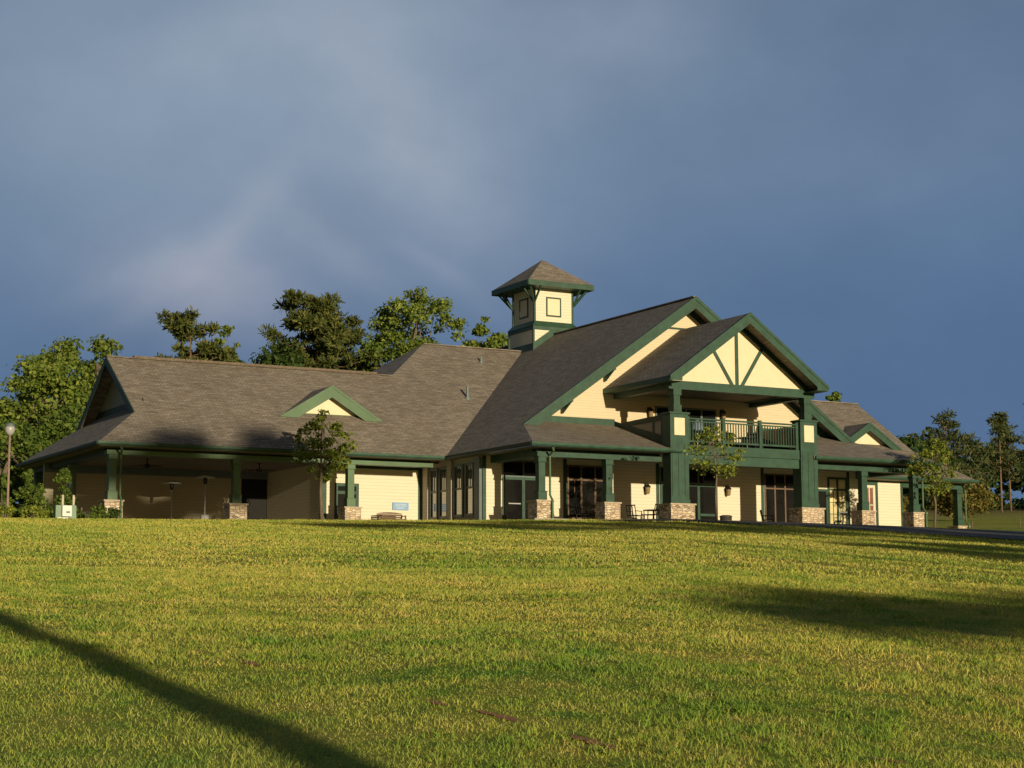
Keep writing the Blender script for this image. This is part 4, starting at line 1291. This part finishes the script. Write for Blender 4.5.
GS = 'shrubs by the left porch corner'
shrub('conical_shrub', 'conical green shrub left of the utility cabinet', 19.85, 77.6, 2.15, 1.8, LEAF_MID, 'cone', 2600, .14, 71, GS)
shrub('conical_shrub', 'conical green shrub directly behind the utility cabinet', 21.55, 78.6, 2.25, 2.0, LEAF_MID, 'cone', 2400, .14, 72, GS)
shrub('conical_shrub', 'conical green shrub behind the lamp post', 18.75, 77.8, 1.9, 1.4, LEAF_MID, 'cone', 1300, .14, 73, GS)
shrub('round_shrub', 'low round yellow green shrub right of the lamp post', 19.4, 75.6, .62, .95, LEAF_SPRING, 'round', 900, .10, 74, GS)
shrub('round_shrub', 'low round yellow green shrub at the left picture edge', 18.3, 75.4, .62, .8, LEAF_SPRING, 'round', 800, .10, 75, GS)
shrub('flowering_shrub', 'small pale flowering shrub left of the utility cabinet', 20.15, 76.4, .55, .6, LEAF_SPRING, 'round', 420, .10, 76, GS)
shrub('round_shrub', 'low green shrub right of the utility cabinet', 22.35, 76.0, .66, .95, LEAF_MID, 'round', 1000, .10, 77, GS)
shrub('round_shrub', 'small dark shrub against the corner stone column base', 23.05, 76.3, .55, .7, LEAF_DARK, 'round', 700, .10, 78, GS)
shrub('round_shrub', 'low dark green plant in front of the window by the second front column', 45.0, 70.9, .45, .7, LEAF_DARK, 'round', 500, .09, 79, None)

# trees behind the viewer: only their long evening shadows reach the picture
GV = 'trees behind the viewer that shade the lawn and roof'


def shade_tree(label, x, ztop, zbot, width, seed, nc=22, n=70):
    rs = random.Random(seed); y = -60 + rs.uniform(-3, 3); z0 = gz(x, y)
    t = empty('shade_tree', (x, y, z0), label, 'tree', GV)
    MB().tube([(x, y, z0 - .2), (x + .1, y, (z0 + zbot) / 2), (x, y, ztop - .5)], [.17, .14, .05], 8).build('trunk', BARKP, t, True)
    cl = []
    for i in range(nc):
        f = rs.random(); rr_ = width / 2 * math.sqrt(rs.random()) * (1.0 - .45 * f) * (1.5 if n < 30 else 1.0)
        a = rs.uniform(0, 6.283)
        cl.append((x + rr_ * math.cos(a), y + rr_ * math.sin(a), zbot + .4 + (ztop - zbot - .6) * f, .85, .5, 1))
    leaf_cloud('crown', LEAF_PINE2, t, cl, n, .55)


SH = [('tall', 22.8, 25.1, 21.9, 3.8), ('tall', 25.0, 23.9, 21.6, 3.2), ('tall', 26.9, 24.7, 21.9, 2.8), ('tall', 20.4, 24.0, 22.2, 2.4),
      ('low', 12.1, 9.5, 8.7, 2.4), ('low', 13.9, 9.8, 8.4, 2.8), ('low', 15.6, 10.0, 8.2, 3.6), ('low', 18.0, 9.9, 8.1, 3.8), ('low', 20.8, 9.6, 8.0, 3.8), ('low', 23.8, 9.4, 8.0, 3.8),
      ('mid', 24.8, 18.6, 17.2, 4.2), ('mid', 29.0, 18.8, 15.8, 4.6), ('mid', 33.0, 18.9, 15.0, 4.6), ('mid', 37.0, 18.9, 15.0, 4.8), ('mid', 41.0, 18.9, 14.8, 4.8), ('mid', 45.0, 18.8, 14.6, 5.0), ('mid', 49.5, 18.7, 14.0, 5.2), ('mid', 54.0, 18.5, 13.6, 5.4),
      ('mid', 45.5, 16.4, 13.8, 4.8), ('mid', 31.5, 13.9, 11.9, 4.2), ('mid', 36.0, 14.8, 12.4, 4.6), ('mid', 41.0, 15.4, 13.2, 4.8)]
words = {'tall': 'tallest of the trees behind the viewer, shading the left wing roof', 'low': 'lower tree behind the viewer, shading the middle of the lawn', 'mid': 'tree behind the viewer, shading the far edge of the lawn'}
for i, (k, x, zt, zb, wd) in enumerate(SH): shade_tree(words[k], x, zt, zb, wd, 200 + i, n=26 if k == 'low' else (52 if k == 'tall' else 70))

# ------------------------------------------------------------------ sky, sun, camera
EL = R(6.8)
w = bpy.data.worlds.new('World'); S.world = w; w.use_nodes = True
nt = w.node_tree
for n in list(nt.nodes): nt.nodes.remove(n)
out = nt.nodes.new('ShaderNodeOutputWorld'); bg = nt.nodes.new('ShaderNodeBackground'); bg2 = nt.nodes.new('ShaderNodeBackground')
sky = nt.nodes.new('ShaderNodeTexSky'); sky.sky_type = 'NISHITA'; sky.sun_disc = False; sky.sun_elevation = EL; sky.sun_rotation = R(181.5)
nt.links.new(sky.outputs[0], bg.inputs[0]); bg.inputs[1].default_value = .026
# storm front filling the sky beyond the building
d = nt.nodes.new('ShaderNodeTexCoord').outputs['Generated']
fw = (math.sin(YA), math.cos(YA), 0); rt = (math.cos(YA), -math.sin(YA), 0)


def dot(vv):
    n = nt.nodes.new('ShaderNodeVectorMath'); n.operation = 'DOT_PRODUCT'; nt.links.new(d, n.inputs[0]); n.inputs[1].default_value = vv; return n.outputs['Value']


fz_ = math_(nt, 'MAXIMUM', dot(fw), .05)
az = math_(nt, 'DIVIDE', dot(rt), fz_); el = math_(nt, 'DIVIDE', dot((0, 0, 1)), fz_)
cmb = nt.nodes.new('ShaderNodeCombineXYZ'); nt.links.new(az, cmb.inputs[0]); nt.links.new(el, cmb.inputs[1])
P2 = cmb.outputs[0]
w1 = noise(nt, mapping(nt, P2, (6, 6, 1)), 1.0, 3, .5); w2 = noise(nt, mapping(nt, P2, (6, 6, 1), (0, 0, 0), (7, 3, 0)), 1.0, 3, .5)
AZ = math_(nt, 'MULTIPLY_ADD', w1, .05, math_(nt, 'ADD', az, -.025)); ELV = math_(nt, 'MULTIPLY_ADD', w2, .05, math_(nt, 'ADD', el, -.025))


def glow(cx_, cy_, ang, su, sv):
    """soft elongated patch of lighter cloud; ang = direction of the long axis"""
    ca, sa = math.cos(R(ang)), math.sin(R(ang))
    dx = math_(nt, 'SUBTRACT', AZ, cx_); dy = math_(nt, 'SUBTRACT', ELV, cy_)
    v_ = math_(nt, 'ADD', math_(nt, 'MULTIPLY', dx, ca / su), math_(nt, 'MULTIPLY', dy, sa / su))
    u_ = math_(nt, 'ADD', math_(nt, 'MULTIPLY', dx, -sa / sv), math_(nt, 'MULTIPLY', dy, ca / sv))
    q_ = math_(nt, 'ADD', math_(nt, 'MULTIPLY', u_, u_), math_(nt, 'MULTIPLY', v_, v_))
    return math_(nt, 'POWER', 2.718, math_(nt, 'MULTIPLY', q_, -1))


base = mix(nt, math_(nt, 'MULTIPLY_ADD', el, 5.0, -.95, clamp=True), (.084, .150, .268), (.124, .182, .276))
cl1 = noise(nt, mapping(nt, P2, (9, 12, 1), (0, 0, R(20))), 1.0, 7, .58)
cl2 = noise(nt, mapping(nt, P2, (3.2, 5.0, 1), (0, 0, R(-25)), (3, 1, 0)), 1.0, 5, .5)
ray = noise(nt, mapping(nt, P2, (40, 5, 1), (0, 0, R(46))), 1.0, 4, .55)
for (args, wt, col, tex) in (
        ((-.16, .30, 0, .25, .120), .86, (.240, .315, .410), None),
        ((-.06, .27, -52, .095, .042), .36, (.36, .395, .47), cl1),
        ((-.10, .345, 15, .13, .030), .30, (.335, .385, .46), cl1),
        ((-.168, .212, 46, .058, .013), .40, (.345, .375, .45), None),
        ((-.172, .182, -8, .060, .030), .50, (.345, .36, .435), cl1),
        ((-.110, .210, -38, .050, .012), .38, (.33, .37, .44), cl1),
        ((-.045, .190, -35, .035, .008), .25, (.30, .35, .43), None),
        ((.050, .325, 10, .06, .035), .38, (.28, .34, .43), cl1),
        ((-.215, .190, 30, .04, .010), .22, (.30, .36, .44), cl1),
        ((.22, .255, 8, .16, .030), .28, (.165, .235, .335), cl2)):
    gg = math_(nt, 'MULTIPLY', glow(*args), wt)
    if tex is not None: gg = math_(nt, 'MULTIPLY', gg, math_(nt, 'MULTIPLY_ADD', tex, 1.6, .2))
    base = mix(nt, math_(nt, 'MINIMUM', gg, 1.0), base, col)
base = mix(nt, .5, base, ramp(nt, cl1, [(.3, (.86, .87, .90)), (.72, (1.15, 1.13, 1.10))]), 'MULTIPLY')
base = mix(nt, .6, base, ramp(nt, cl2, [(.3, (.84, .86, .89)), (.7, (1.16, 1.14, 1.11))]), 'MULTIPLY')
nt.links.new(base, bg2.inputs[0]); bg2.inputs[1].default_value = 1.08
mx = nt.nodes.new('ShaderNodeMixShader')
nt.links.new(math_(nt, 'MULTIPLY_ADD', dot((.30, .95, -.05)), 2.2, .1, clamp=True), mx.inputs[0])
nt.links.new(bg.outputs[0], mx.inputs[1]); nt.links.new(bg2.outputs[0], mx.inputs[2])
nt.links.new(mx.outputs[0], out.inputs[0])

sd = bpy.data.lights.new('sun', 'SUN'); sd.energy = 4.4; sd.angle = R(.5); sd.color = (1.0, .84, .56)
so = bpy.data.objects.new('sun', sd); COL.objects.link(so)
SA = R(1.5)
ldir = Vector((math.sin(SA) * math.cos(EL), math.cos(SA) * math.cos(EL), -math.sin(EL)))
so.rotation_euler = ldir.to_track_quat('-Z', 'Y').to_euler(); so.location = (0, -30, 30)

cam = bpy.data.cameras.new('camera'); co = bpy.data.objects.new('camera', cam); COL.objects.link(co)
f_, pi_, ya, ro = 1818.13, .1268, .5095, -.0028
dv = Vector((math.sin(ya) * math.cos(pi_), math.cos(ya) * math.cos(pi_), math.sin(pi_)))
rv = Vector((math.cos(ya), -math.sin(ya), 0)); uv_ = rv.cross(dv)
r2 = rv * math.cos(ro) + uv_ * math.sin(ro); u2 = -rv * math.sin(ro) + uv_ * math.cos(ro)
co.matrix_world = Matrix(((r2.x, u2.x, -dv.x, 0), (r2.y, u2.y, -dv.y, 0), (r2.z, u2.z, -dv.z, 0), (0, 0, 0, 1)))
cam.sensor_width = 36; cam.lens = f_ / 1024 * 36; cam.clip_start = .1; cam.clip_end = 4000
S.camera = co
S.render.resolution_x, S.render.resolution_y = 1024, 768
S.view_settings.view_transform = 'Standard'; S.view_settings.look = 'None'; S.view_settings.exposure = 0; S.view_settings.gamma = 1
